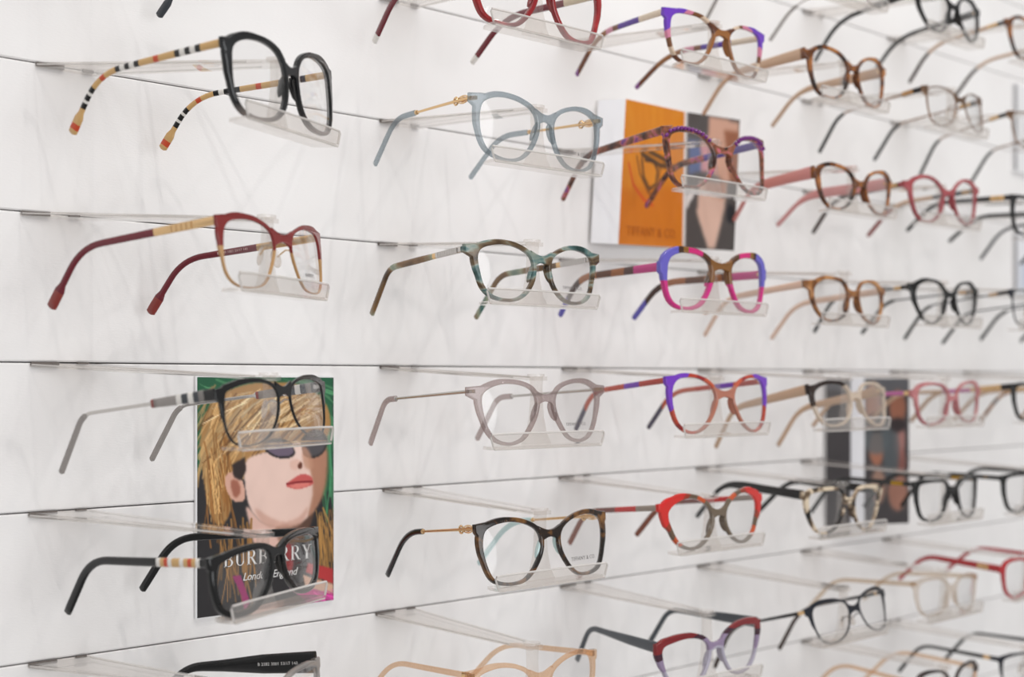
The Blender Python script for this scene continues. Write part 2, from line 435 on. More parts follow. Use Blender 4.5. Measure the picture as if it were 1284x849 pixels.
def ellipsoid(c, r, rot=None, nu=10, nv=6):
    V, Fc = [], []; c = Vector(c)
    for i in range(nv + 1):
        a = math.pi * i / nv
        for k in range(nu):
            b = 2 * math.pi * k / nu; p = Vector((r[0] * math.sin(a) * math.cos(b), r[1] * math.sin(a) * math.sin(b), r[2] * math.cos(a)))
            if rot is not None: p = rot @ p
            V.append(tuple(c + p))
    for i in range(nv):
        for k in range(nu): Fc.append((i * nu + k, i * nu + (k + 1) % nu, (i + 1) * nu + (k + 1) % nu, (i + 1) * nu + k))
    return V, Fc
def ring(c, t, n_, rx, rz, r, N=16):
    """small oval wire ring in the plane of t (along) and n_ (up)"""
    V, Fc = [], []; c = Vector(c); o = t.cross(n_).normalized()
    for k in range(N):
        a = 2 * math.pi * k / N; d = t * (rx * math.cos(a)) + n_ * (rz * math.sin(a)); dn = d.normalized()
        for j in range(5):
            b = 2 * math.pi * j / 5; V.append(tuple(c + d + dn * (r * math.cos(b)) + o * (r * math.sin(b))))
    for k in range(N):
        for j in range(5): Fc.append((k * 5 + j, k * 5 + (j + 1) % 5, ((k + 1) % N) * 5 + (j + 1) % 5, ((k + 1) % N) * 5 + j))
    return V, Fc
def text_mesh(name, s, size, mat, space=1.0, thick=.05):
    cu = bpy.data.curves.new('t', 'FONT'); cu.body = s; cu.size = size * MM; cu.align_x = 'CENTER'; cu.align_y = 'CENTER'; cu.space_character = space
    cu.extrude = thick * MM; cu.resolution_u = 2
    ob = bpy.data.objects.new('t', cu); COL.objects.link(ob); dg = bpy.context.evaluated_depsgraph_get(); dg.update()
    src = ob.evaluated_get(dg).to_mesh(); v = [(p.co.x / MM, -p.co.z / MM, p.co.y / MM) for p in src.vertices]; f = [tuple(q.vertices) for q in src.polygons]
    ob.evaluated_get(dg).to_mesh_clear(); bpy.data.objects.remove(ob); bpy.data.curves.remove(cu)
    return v, f
PRINT = solid('grey_print', (110, 105, 104), .5)
CLEARPAD = clear_plastic('clear_nose_pad', (.93, .9, .87), .25)

RIMS = {  # top, nasal, bottom, temporal, corner ; plate thickness ; edge rounding
 'acetate': ((3.2, 2.6, 2.2, 2.9, 5.0), 3.8, .9), 'bold': ((4.2, 3.2, 3.0, 3.8, 6.5), 4.6, 1.0),
 'slim': ((2.8, 2.6, 2.2, 2.6, 5.0), 3.6, .8), 'wire': ((1.2, 1.1, 1.0, 1.1, 1.6), 1.6, .45),
 'brow': ((3.2, 1.3, .8, 1.1, 6.0), 2.0, .4), 'halfrim': ((2.8, 1.3, .6, .8, 5.0), 1.7, .35)}
def spectacles(key, pose, lens, style, front_mat, temple, label, bridge=(-4.0, 6.0), lower=None, extras=None):
    X, Y, Z, yaw, pit, rol, W, T, dz, sl, sr = pose
    root = bpy.data.objects.new('eyeglasses', None); COL.objects.link(root); root.empty_display_size = .01
    Rm = Matrix.Rotation(math.radians(yaw), 3, 'Z') @ Matrix.Rotation(math.radians(pit), 3, 'X') @ Matrix.Rotation(math.radians(rol), 3, 'Y')
    root.location = (X * MM, Y * MM, Z * MM); root.rotation_euler = Rm.to_euler()
    tag(root, label, 'eyeglasses', 'spectacle frames on the wall display')
    ex = extras or {}
    rims, thick, bev = RIMS[style]; rims = ex.get('rims', rims)
    H = ccw(spline(lens, 64)); O = offset(H, rim_fn(*rims)); mir = lambda P: [(-a, b) for a, b in reversed(list(map(tuple, P)))]
    hx = -H[:, 0].max(); bz, bt = bridge; e = hx + 1.6
    br = [(-e, bz + 3.2), (-hx * .6, bz + .9), (-hx * .3, bz + .1), (0, bz - .1), (hx * .3, bz + .1), (hx * .6, bz + .9), (e, bz + 3.2),
          (e, bz - bt - 3.4), (hx * .62, bz - bt - 1.2), (hx * .3, bz - bt - .1), (0, bz - bt + .3), (-hx * .3, bz - bt - .1), (-hx * .62, bz - bt - 1.2), (-e, bz - bt - 3.4)]
    hl = H[:, 0].min(); ez = ex.get('ez', (2.2, -3.8)); w2 = W / 2
    ep = [(-w2, ez[0]), (-w2, ez[1]), (hl - rims[3] * .7, ez[1] - 4.5), (hl - .3, ez[1] - 2.5), (hl + 1.5, ez[0] - 2), (hl + 4.5, ez[0] + 1.0)]
    ep = [tuple(p) for p in ccw(np.array(ep))]
    Ol = [tuple(p) for p in O]; Hl = [tuple(p) for p in H]
    loops = union_loops([Ol, mir(Ol), [tuple(p) for p in ccw(np.array(br))], ep, mir(ep)], [Hl, mir(Hl)])
    fr = link('frame_front', plate('frame_front', loops, thick, bev, front_mat), root)
    if lower is not None:        # metal lower rim showing below a coloured brow
        pass
    for s in (-1, 1):
        P = H.copy(); c = P.mean(0); P = c + (P - c) * 1.012
        if s > 0: P = np.stack([-P[:, 0], P[:, 1]], 1)[::-1]
        lo = link('lens', lens_mesh(P, 1.0, LENS), root)
        if ex.get('print') and s > 0:
            v, f = text_mesh('p', ex['print'], ex.get('psize', 3.4), PRINT, 1.05)
            cx_, cz_ = c[0] * -1 - 3, c[1] - (H[:, 1].max() - H[:, 1].min()) * .34 + 3
            v = [(a + cx_, surf(a + cx_) - .15 + b, z_ + cz_) for a, b, z_ in v]
            link('lens_print', mesh_of('lens_print', v, f, PRINT, smooth=False), lo)
    # nose pads
    pm = ex.get('pad', front_mat); wire = style in ('wire', 'brow', 'halfrim')
    for s in (-1, 1):
        rot = Matrix.Rotation(math.radians(s * -24), 3, 'Y') @ Matrix.Rotation(math.radians(s * 28), 3, 'Z')
        if wire:
            pad = link('nose_pad', mesh_of('nose_pad', *ellipsoid((s * (hx - 1.5), 4.5, bz - bt - 8), (1.3, 3.4, 6.5), rot), CLEARPAD), root)
            v, f = tube([(s * (hx + 1), surf(hx) + 1, bz - bt - 4), (s * (hx + 1.5), surf(hx) + 6, bz - bt - 3), (s * (hx - .5), 4.0, bz - bt - 7)], [.5, .5, .5], 6)
            link('pad_arm', mesh_of('pad_arm', v, f, ex.get('metal', GOLD)), pad)
        else:
            link('nose_pad', mesh_of('nose_pad', *ellipsoid((s * (hx + .2), surf(hx) + thick + .6, bz - bt - 7.5), (1.9, 3.2, 8), rot), pm), root)
    # temples
    prof, segs = temple['prof'], temple['segs']; z0 = temple.get('z0', (ez[0] + ez[1]) / 2)
    for s, spl in ((-1, sl), (1, sr)):
        path = temple_path(s, W, T, dz, spl, z0, T - temple.get('bend', 30), temple.get('zb', z0 - 4), temple.get('r', 14))
        me, at = sweep('temple', path, prof, segs if s < 0 else temple.get('segs_r', segs)); tp = link('temple', me, root)
        v, f = box_vf(s * (W / 2 - 2.2) - s * 2.6 - 1.3, s * (W / 2 - 2.2) - s * 2.6 + 1.3, -.3, 6, z0 - 1.3, z0 + 1.3)
        link('hinge', mesh_of('hinge', v, f, ex.get('metal', GOLD), smooth=False), tp)
        for kind, s0, s1, mt, *cnt in temple.get('emblem', []):
            p0, p1 = at(s0), at(s1); t = (p1 - p0).normalized(); xx = Vector((1, 0, 0)); nn_ = xx.cross(t).normalized(); mid = (p0 + p1) / 2; hl_ = (p1 - p0).length / 2
            vf = ([], [])
            if kind == 'knot':
                add_vf(vf, *ring(p0 + t * hl_ * .75, t, nn_, hl_ * .72, 2.5, .75)); add_vf(vf, *ring(p0 + t * hl_ * .75, t, nn_, hl_ * .55, 1.3, .55))
                add_vf(vf, *ring(p1 - t * hl_ * .3, t, nn_, hl_ * .26, 2.7, .8))
                add_vf(vf, *tube([p0, mid, p1], [.7, .7, .7], 6)); add_vf(vf, *ellipsoid(p0 - t * 1.2, (1.3, 1.3, 1.3)))
            elif kind == 'plaque':
                h, w_ = interp(prof, (s0 + s1) / 2)
                N = cnt[0] if cnt else 3
                for k in range(N):
                    q0 = p0.lerp(p1, (k + .06) / N); q1 = p0.lerp(p1, (k + .94) / N); cpt = (q0 + q1) / 2; dl = (q1 - q0).length / 2
                    v, f = box_vf(-(w_ / 2 + .6), w_ / 2 + .6, -dl, dl, -h * .42, h * .42)
                    add_vf(vf, [tuple(cpt + xx * a + t * b + nn_ * c_) for a, b, c_ in v], f)
            elif kind == 'rings':
                for k in range(7):
                    add_vf(vf, *ellipsoid(p0.lerp(p1, (k + .5) / 7), (2.4, hl_ / 7.5, 3.1)))
            elif kind == 'pin':
                add_vf(vf, *ellipsoid(mid, (1.9, hl_, 1.9)))
            link('emblem', mesh_of('emblem', vf[0], vf[1], mt), tp)
    if ex.get('tprint'):   # size marks on the inner face of the far temple
        txt, smid, size, ink = ex['tprint']; v, f = text_mesh('m', txt, size, ink, 1.05)
        h, w_ = interp(prof, smid); p = at(smid); d = (at(smid + 4) - at(smid - 4)).normalized(); xx = Vector((1, 0, 0)); up_ = xx.cross(d).normalized(); side_ = d.cross(up_).normalized()
        if side_.x > 0: side_ = -side_
        if up_.z < 0: up_ = -up_
        vv = [tuple(p - d * a + up_ * z_ + side_ * (w_ / 2 + .12 - b)) for a, b, z_ in v]
        link('size_print', mesh_of('size_print', vv, f, ink, smooth=False), tp)
    if ex.get('braid'):   # twisted cord of beads along the brow
        for s in (-1, 1):
            top = [p for p in O if p[1] > H[:, 1].max() - 6]; top.sort(key=lambda p: p[0]); vf = ([], [])
            top = np.array(top); xs = np.linspace(top[0, 0], top[-1, 0], 13)
            for x in xs:
                z = np.interp(x, top[:, 0], top[:, 1]); add_vf(vf, *ellipsoid((s * x * -1 * -1, surf(x) - .2, z - 1.2), (2.4, 1.7, 1.6), Matrix.Rotation(math.radians(-35 * s), 3, 'Y')))
            link('brow_braid', mesh_of('brow_braid', vf[0], vf[1], ex['braid']), fr)
    lowz = (H[:, 1].min() - rims[2])
    return root, Z + lowz * math.cos(math.radians(pit)) - abs(math.sin(math.radians(rol))) * 26

# ------------------------------------------------------------------ lens outlines (left eye, mm from the frame's middle)
LS = {
'C1R1': [(-60,-2.8),(-54,1.5),(-42,4.2),(-27,3.7),(-15,-.4),(-9,-8.4),(-8.5,-18.7),(-12,-32.4),(-21,-40.1),(-33,-42.7),(-45,-42.5),(-54,-39.4),(-59,-33.5),(-61.5,-25),(-61.5,-12.9)],
'C1R2': [(-61,-3.8),(-57,-.8),(-47,.9),(-35,1.1),(-23,-1.1),(-15,-4.7),(-12,-10.2),(-12,-15.9),(-16,-24.6),(-22,-33.3),(-29,-38.4),(-41,-40),(-54,-39),(-61,-34.4),(-64,-26.9),(-64,-16.1),(-63,-8.6)],
'C1R3': [(-60,-.6),(-54,1.6),(-43,4),(-29,4.5),(-16,2.5),(-9.5,-1.3),(-8,-6),(-9,-12.9),(-13,-21),(-22,-28.8),(-33,-32.5),(-48,-33),(-57,-29.7),(-61.5,-21.3),(-62,-12.5),(-61,-5.3)],
'C1R4': [(-60,-3.7),(-54,-1.3),(-39,.9),(-21,.8),(-12,-1.4),(-9,-4.6),(-9,-12.5),(-13,-21.4),(-20,-28),(-28,-32.8),(-41,-34.2),(-52,-32.7),(-58,-28.6),(-61,-20.5),(-61.5,-10.2)],
'C2R1': [(-60,-6.9),(-58,-2.9),(-51,.8),(-41,2.5),(-29,1.6),(-16,-2.5),(-10,-7.8),(-8.5,-14.3),(-10.5,-23.3),(-16,-32.7),(-24,-39.3),(-35,-41.6),(-45,-40.1),(-54,-35.8),(-59,-26.9),(-61,-15.9)],
'C2R2': [(-57,-1.2),(-47,2.3),(-34,3.2),(-21,.5),(-11,-5.2),(-9,-12.8),(-11,-22.3),(-18,-31.1),(-27,-35.6),(-39,-36),(-49,-33),(-55,-26.9),(-58,-16.4),(-59.5,-7.3)],
'C2R3': [(-58,-3),(-52,1.1),(-43,3.8),(-32,4.1),(-20,2.1),(-12.5,-1.9),(-9.5,-7.7),(-9.5,-12.5),(-13,-22),(-19,-30.4),(-24,-35.5),(-33,-38.4),(-42,-37.6),(-49,-34.1),(-55,-25.5),(-58,-15.1),(-59,-8.6)],
'C2R4': [(-62,-6.4),(-60,-2.4),(-52,.8),(-42,2.2),(-32,1.4),(-21,-1.7),(-13,-6.5),(-10,-12.5),(-11,-21.1),(-15,-28.4),(-21,-35.5),(-28,-40.4),(-38,-41.8),(-47,-40.9),(-55,-37.8),(-59,-30.8),(-62,-21.3),(-63,-12.8)],
'C3R0': [(-59,-4.4),(-54,-.7),(-42,.6),(-25,-.5),(-15,-5.2),(-10.5,-10.6),(-13,-18.8),(-20,-30.8),(-30,-37.6),(-44,-38.2),(-52,-35.5),(-58,-25.6),(-60,-13.8)],
'C3R1': [(-62,-5.9),(-56,-2.3),(-43,-1),(-27,-3.6),(-17,-10.3),(-12.5,-18.3),(-15,-28.4),(-23,-38),(-33,-44.3),(-47,-45.8),(-56,-43.8),(-61,-37.4),(-62.5,-22.9)],
'C3R2': [(-60,3.5),(-53,8.3),(-41,9.8),(-24,7.5),(-14,1.1),(-13,-8.2),(-17,-19.3),(-26,-31.2),(-36,-34.6),(-49,-34.2),(-57,-29.9),(-61.5,-19.4),(-62,-7.3)],
'C3R3': [(-60,-4.9),(-55,-.2),(-40,1.5),(-25,-1.8),(-15,-8.4),(-12,-16.1),(-17,-27.1),(-26,-37.9),(-37,-43.2),(-49,-41.8),(-57,-35.2),(-61,-24.3),(-62,-13.5)],
'C3R4': [(-58,-4.1),(-48,2.8),(-35,5.2),(-20,.9),(-10.5,-7.6),(-9.5,-16.4),(-15,-26.9),(-26,-34.6),(-38,-35.2),(-49,-29.3),(-55,-19.2),(-58.5,-10.6)],
'C3R5': [(-60,-2.5),(-49,.8),(-33,2.2),(-18,-.9),(-10.5,-6.2),(-9.5,-14.6),(-13,-23.7),(-19,-32.4),(-30,-37),(-45,-35.3),(-54,-28.1),(-59,-16.2)],
'C4R0': [(-58,-1),(-50,4.3),(-35,5),(-20,1.2),(-10,-7),(-10,-17.9),(-17,-30.7),(-26,-36.8),(-38,-38.4),(-51,-34.9),(-57,-26),(-60,-12.9)],
'C4R1': [(-58,.7),(-50,5.2),(-31,5.2),(-16,-.3),(-10,-9),(-13,-18.6),(-20,-27.2),(-32,-32.2),(-47,-30.6),(-55,-22.7),(-58.5,-10.6)],
'C4R2': [(-58,-4.4),(-48,2.7),(-31,4.4),(-16,1.4),(-10,-7),(-11,-16.3),(-17,-27.5),(-32,-33.2),(-45,-31.8),(-55,-23.4),(-59,-12.4)],
'C4R3': [(-61,-4.1),(-48,2.3),(-20,2.4),(-11,-4.6),(-10,-15.7),(-19,-29),(-34,-34.3),(-51,-32.8),(-59,-23.8),(-62,-12.8)],
'C4R4': [(-60,-1),(-46,2),(-19,2.2),(-10,-4.5),(-11,-17.7),(-20,-30.5),(-32,-35.5),(-46,-33.9),(-56,-22.7),(-60.5,-9.7)],
'C4R5': [(-60,-1.3),(-52,2.7),(-31,3.5),(-14,-.6),(-9.5,-6.3),(-12,-18.1),(-21,-28.5),(-37,-33.7),(-53,-30.7),(-60,-18.4)],
'C5R0': [(-60,-2.1),(-50,1.4),(-28,1.4),(-13,-4.7),(-11,-14.8),(-18,-26.6),(-29,-34.8),(-46,-36.8),(-58,-32.7),(-61.5,-23),(-62,-11.3)],
'C5R1': [(-57,-.8),(-49,4),(-33,5.7),(-19,.9),(-10.5,-7.9),(-11,-17.2),(-19,-30.4),(-32,-37.3),(-45,-35.9),(-53,-27.9),(-57,-13.5)],
'C5R2': [(-58,-2.9),(-50,3),(-39,5.1),(-22,3.1),(-11.5,-4.4),(-10,-11.7),(-14,-23.4),(-25,-33.8),(-36,-36.9),(-47,-32.7),(-55,-22.8),(-59,-12.9)],
'C5R3': [(-58,1.6),(-51,5.3),(-31,6.4),(-17,3),(-10,-3.3),(-11,-14.9),(-17,-26.8),(-32,-32.1),(-48,-31.1),(-56,-23.7),(-59,-9.8)],
'C5R4': [(-61,-2.5),(-51,-.2),(-31,.3),(-15,-1.2),(-11.5,-6.9),(-14,-16.9),(-19,-28),(-29,-35.9),(-45,-37.2),(-56,-33.6),(-61.5,-22.2),(-62.5,-9.8)],
'C5R5': [(-60,-3),(-46,1.6),(-20,.6),(-10.5,-5.7),(-10.5,-21.6),(-26,-31.5),(-48,-32.2),(-58,-23.8)],
}
P = {
'C1R1':[567.6,-153.9,206.2,23.3,-3.1,-2.7,136,128,-39,20,-17],'C1R2':[562.4,-151.1,97.8,25.3,-4.9,-.8,137,130,-40,13,-13],
'C1R3':[563.3,-152.1,-4.2,23.4,-5.1,-1.9,137,131,-41,19,-20],'C1R4':[560.6,-149,-103.6,23.4,-2.5,-2.9,135,128,-38,29,-25],
'C2R1':[798.1,-162.6,203.3,-2.2,1.8,.5,138,132,-38,18,-20],'C2R2':[796.1,-160.1,96.5,-2.3,-2.3,-.2,139,130,-39,15,-15],
'C2R3':[797.3,-163,-5.3,-2.9,-1.6,-.5,140,133,-40,12,-17],'C2R4':[801.8,-162.8,-103.4,-1.9,-3.9,-.6,137,130,-40,21,-19],
'C2R5':[796.2,-160,-209.3,-.5,0,.6,138,130,-38,14,-14],'C3R0':[1014.4,-163.8,303.5,-2.2,2.6,.4,135,127,-36,30,-26],
'C3R1':[1013.2,-164.3,208.4,-1.2,-3.5,-1.6,138,130,-39,13,-12],'C3R2':[1012,-165.1,97,-3.1,.6,-.1,139,136,-40,18,-25],
'C3R3':[1017.2,-164.2,2,-2.2,-3.4,.3,136,127,-38,22,-17],'C3R4':[1012.2,-161.7,-101.2,-2.7,-1.7,-.8,137,130,-39,25,-24],
'C3R5':[1012.4,-158.8,-213.9,-4.2,.7,-3,134,122,-35,26,-14],'C4R0':[1223.4,-162.3,304.4,-1.2,-1,-.9,138,129,-38,12,-12],
'C4R1':[1231.9,-165,195.4,-1.3,-.6,-.6,133,119,-34,34,-26],'C4R2':[1224.4,-161.7,90.8,-.4,-3.2,.4,138,129,-39,13,-12],
'C4R3':[1226.1,-162.1,-6.5,.5,-9,.8,137,125,-40,17,-12],'C4R4':[1221.3,-160.5,-104.4,-.4,3.3,1,138,133,-38,16,-19],
'C4R5':[1223.2,-161.6,-208,-.8,-12.9,-2.1,138,129,-43,14,-14],'C5R0':[1416.5,-169.7,299,2.1,-5.5,-2.4,138,129,-40,9,-9],
'C5R1':[1409.4,-161.9,203.4,-4.6,-.8,-1.9,138,131,-39,19,-19],'C5R2':[1410.9,-163.3,97.7,-1.9,-1.8,-.4,137,132,-40,22,-23],
'C5R3':[1413,-164.9,-9.1,-2,0,-1.1,138,130,-38,14,-14],'C5R4':[1413.1,-164.8,-103.2,.9,0,.4,138,130,-38,14,-14],
'C5R5':[1412.8,-164.5,-205.6,.5,0,2,138,130,-38,14,-14],'C6R2':[1593.9,-171.6,97,6,-4.4,1.6,138,130,-40,14,-14],
'C6R0':[1599.6,-178.1,294.6,-3.3,-7.1,0,138,126,-40,16,-12],'C6R1':[1597.7,-176.4,199.6,3.3,3.5,2.3,138,128,-36,13,-13],
'C1R0':[566,-153,300,23.3,-3,-1.5,136,129,-39,17,-16],'C1R5':[561,-150,-191,23.4,-2.5,-2,136,129,-38,18,-16],
'C2R0':[798,-162,302,-2,1,.5,138,131,-39,17,-18],'C4Rm1':[1222,-162,399,-1,-3,0,137,129,-39,14,-14],
'C5Rm1':[1414,-165,396,-1,-5,-1,138,130,-40,12,-12],'C6Rm1':[1597,-174,395,0,-4,0,138,129,-40,14,-14],
'C6R3':[1606,-174,-4,2,-2,0,138,130,-38,14,-14],'C6R4':[1589,-172,-104,1,-1,0,138,130,-38,14,-14],
'C6R5':[1586,-172,-203,0,2,0,138,130,-30,14,-14],'C6R6':[1584,-172,-301,0,0,0,138,130,-34,14,-14],
'C5R6':[1413,-165,-304,0,2,1,138,130,-36,14,-14],'C7R1':[1787,-168,199,0,-3,0,138,130,-39,14,-14],
'C7R2':[1787,-168,98,0,-3,0,138,130,-39,14,-14],'C7R3':[1787,-168,-3,0,-3,0,138,130,-39,14,-14],
}

# ------------------------------------------------------------------ colours and temples
BLACK = solid('black_acetate', (11, 11, 12), .12)
SOOT = solid('charcoal_acetate', (58, 62, 68), .3)
WHITE = solid('white_enamel', (236, 232, 226), .3)
CREAM = solid('cream_acetate', (222, 205, 176), .25)
TAN = solid('tan_acetate', (214, 172, 112), .28)
REDBAND = solid('red_enamel', (206, 74, 36), .3)
BURG = solid('burgundy_acetate', (112, 30, 42), .16)
RUST = solid('rust_red_enamel', (140, 52, 44), .3)
SKYGREY = clear_plastic('blue_grey_clear', (.73, .77, .79), .2, milk=(.36, .4, .43))
LILAC = clear_plastic('lilac_grey_clear', (.8, .745, .735), .2, milk=(.44, .375, .37))
PEACH = clear_plastic('peach_clear', (.95, .85, .75), .17, milk=(.76, .52, .35))
BEIGECLEAR = clear_plastic('beige_clear', (.9, .84, .77), .16, milk=(.66, .54, .42))
CRYSTAL = clear_plastic('crystal_clear', (.93, .9, .87), .14, milk=(.66, .58, .5))
MINT = solid('mint_acetate', (206, 232, 232), .25)
SMOKE = solid('smoke_clear', (176, 170, 166), .12, clear=.45)
PINKT = solid('dusty_pink_acetate', (214, 150, 148), .35)
NUDE = solid('nude_acetate', (226, 196, 176), .35)
BEIGET = solid('beige_acetate', (200, 168, 140), .35)
DKBROWN = solid('dark_brown_acetate', (58, 38, 30), .18)
ROSE = mottled('rose_red_clear', [(.3, (150, 58, 66)), (.7, (186, 92, 96))], (60, 60, 60), clear=.12)
PINKFR = mottled('pink_clear', [(.3, (176, 96, 104)), (.7, (216, 150, 150))], (60, 60, 60), clear=.25)
REDFR = mottled('cherry_red', [(.3, (120, 18, 26)), (.7, (176, 42, 44))], (50, 50, 50))
BRIGHTRED = solid('bright_red_acetate', (176, 40, 46), .2)
GREYCARD = solid('slate_acetate', (70, 76, 82), .4)
PLUM = solid('plum_acetate', (92, 72, 150), .2)
TEALST = mottled('teal_brown_horn', [(.3, (34, 28, 20)), (.4, (84, 64, 42)), (.48, (120, 100, 74)), (.54, (150, 158, 146)), (.6, (88, 122, 120)), (.7, (30, 62, 58))], (34, 34, 90), 2.5, clear=.1)
TEALT = mottled('teal_brown_horn_temple', [(.3, (70, 48, 26)), (.45, (140, 104, 62)), (.55, (170, 176, 150)), (.68, (48, 108, 108))], (20, 26, 26), 2, clear=.1)
TORTDK = mottled('dark_tortoise', [(.36, (24, 17, 13)), (.5, (40, 26, 16)), (.6, (98, 64, 30)), (.7, (132, 90, 44))], (85, 85, 85), 2)
TORT = mottled('tortoise', [(.34, (44, 26, 16)), (.48, (104, 58, 26)), (.62, (170, 104, 46)), (.72, (196, 136, 72))], (80, 80, 80), 2)
HONEY = mottled('honey_tortoise', [(.34, (70, 42, 24)), (.5, (140, 88, 46)), (.66, (198, 142, 86))], (70, 70, 70), 2, clear=.12)
TORTPINK = mottled('pink_tortoise', [(.34, (58, 30, 24)), (.46, (112, 64, 44)), (.55, (150, 88, 62)), (.6, (196, 100, 112)), (.68, (112, 58, 128))], (95, 95, 95), 2)
MARBLE = mottled('black_cream_marble', [(.42, (28, 24, 22)), (.5, (120, 98, 76)), (.58, (224, 206, 180))], (75, 75, 75), 2)
VIOLETMIX = banded('violet_tortoise', [(0, (150, 96, 48)), (.22, (96, 52, 28)), (.36, (214, 190, 166)), (.5, (120, 74, 40)), (.62, (214, 132, 160)), (.74, (112, 60, 190)), (1, (96, 44, 180))], (.75, 0, .9), -14, 52, wob=.16, wscale=45)
VIOLETT = banded('violet_tortoise_temple', [(0, (224, 206, 184)), (.24, (84, 50, 150)), (.38, (84, 50, 150)), (.46, (120, 74, 50)), (.52, (206, 140, 160)), (.6, (150, 100, 60)), (.8, (110, 62, 34)), (.93, (140, 84, 150))], (0, 1, 0), 0, 132, wob=.03)
MAGMIX = banded('magenta_violet_tortoise', [(0, (128, 84, 38)), (.2, (84, 52, 28)), (.34, (208, 40, 118)), (.58, (140, 96, 40)), (.66, (66, 42, 26)), (.73, (104, 96, 190)), (1, (100, 92, 186))], (1, 0, 0), 0, 70, wob=.03, wscale=60, low=(-14, (206, 46, 130)))
MAGT = banded('magenta_tortoise_temple', [(0, (196, 60, 130)), (.24, (80, 50, 44)), (.32, (150, 88, 40)), (.45, (96, 54, 26)), (.6, (160, 96, 46)), (.78, (70, 48, 40)), (.9, (96, 88, 180))], (0, 1, 0), 0, 136, wob=.03)
REDVIO = banded('red_violet', [(0, (176, 112, 92)), (.18, (196, 84, 56)), (.38, (150, 40, 40)), (.52, (180, 64, 44)), (.7, (116, 58, 186)), (1, (112, 52, 190))], (.8, 0, .5), 0, 52, wob=.14, wscale=45)
REDVIOT = banded('red_violet_temple', [(0, (178, 66, 54)), (.26, (118, 66, 178)), (.42, (190, 78, 60)), (.58, (196, 96, 72)), (.86, (90, 84, 100))], (0, 1, 0), 0, 127, wob=.02)
FLAME = banded('red_brown_cateye', [(0, (110, 96, 80)), (.22, (196, 84, 44)), (.42, (104, 84, 66)), (.6, (150, 56, 36)), (.72, (206, 46, 40)), (1, (214, 40, 38))], (.85, 0, .75), 4, 54, wob=.12, wscale=45)
FLAMET = banded('grey_red_temple', [(0, (150, 136, 124)), (.22, (196, 48, 44)), (.44, (120, 66, 58)), (.62, (132, 74, 54)), (1, (150, 70, 60))], (0, 1, 0), 0, 130, wob=.02)
CATEYE = banded('burgundy_lilac_cateye', [(0, (176, 170, 186)), (.5, (150, 132, 160)), (.72, (66, 34, 50)), (.84, (132, 36, 40)), (1, (140, 40, 42))], (.22, 0, 1.), -34, 16, wob=.05, clear=.08)
GOLDRIM = banded('red_brow_gold_rim', [(0, (188, 146, 98)), (.5, (128, 40, 38)), (1, (128, 40, 38))], (0, 0, 1), -34, 2, wob=.02)
BROWNBROW = banded('dark_brow_crystal', [(0, (226, 212, 196)), (.76, (52, 36, 30)), (1, (52, 36, 30))], (-.4, 0, 1), -60, 30, absx=False, wob=.03, clear=.45)
CRYSTALDUO = banded('smoky_top_peach', [(0, (228, 184, 150)), (.75, (70, 56, 52)), (1, (60, 50, 48))], (0, 0, 1), -36, 6, wob=.04, clear=.2)
CHARFADE = banded('black_fading_clear', [(0, (150, 140, 136)), (.18, (30, 30, 32)), (.5, (10, 10, 12)), (.8, (34, 36, 38)), (1, (14, 14, 16))], (0, 0, 1), -46, 6, wob=.03, const=False)

def acet(h0=5.5, h1=4.2, ht=5, wd=3.2): return [(0, h0, wd), (55, h1 + .4, wd), (95, h1, wd * .9), (122, ht, wd * .8), (160, ht, wd * .7)]
def paddle(h=4.2): return [(0, h + .8, 3), (60, h, 2.8), (100, h - .6, 2.6), (126, h - .2, 2.6), (130, h + 2.4, 2.8), (160, h + 2.8, 2.4)]
def wide(h0=11, h1=6.5, ht=4.6): return [(0, h0, 3.2), (35, h0 * .86, 3), (70, h1, 2.6), (100, 4.4, 2.6), (160, ht, 2.4)]
def thin(sl, h=1.8, hs=4.0): return [(0, h + .6, 1.8), (sl, h, 1.6), (sl + .4, hs, 2.6), (115, hs, 2.6), (160, hs + 1, 2.2)]
def flat(h=4, sl=60): return [(0, h, 1.8), (sl, h * .7, 1.6), (sl + 10, 3.4, 2.4), (115, 4.0, 2.4), (160, 4.8, 2.0)]
CHECK = []
for a, b in ((18, 34), (67, 83), (109, 121)):
    st = (b - a) / 2; CHECK += [(a - 2, TAN), (a + 2, BLACK), (a + st - 2, WHITE), (a + st + 2, BLACK), (b - 2, WHITE), (b + 2, BLACK)]
    CHECK += {18: [(49, TAN), (53, REDBAND)], 67: [(95, TAN), (99, REDBAND)], 109: [(134, TAN), (138, REDBAND), (200, TAN)]}[a]
INLAY = [(6, BLACK)]
for k, c in enumerate((WHITE, TAN, REDBAND, TAN, WHITE, TAN, TAN, WHITE, REDBAND, TAN, WHITE)): INLAY.append((9 + k * 3.2, c))
INLAY += [(200, BLACK)]
SILCHK = [(7, BLACK), (11, SMOKE), (15, SOOT), (19, WHITE), (24, SOOT), (28, WHITE), (46, SMOKE), (48, RUST), (102, SILVER), (200, SMOKE)]
def T(prof, *segs, **k): return dict(prof=prof, segs=list(segs), **k)
KNOT = lambda m=GOLD: [('knot', 3, 21, m), ('pin', 68, 72, m)]
TB = T(acet(), (200, BLACK))
def black_gold(h=4.6, g0=9, g1=20, tip=BLACK, mid=BRONZE):
    return T([(0, h, 2.6), (g1, h * .9, 2.4), (g1 + 1, 1.9, 1.6), (92, 1.9, 1.6), (92.4, 3.6, 2.6), (160, 4.4, 2.2)], (g0, BLACK), (g1 + 2, BLACK), (92, mid), (200, tip), emblem=[('plaque', g0, g1, GOLD)])

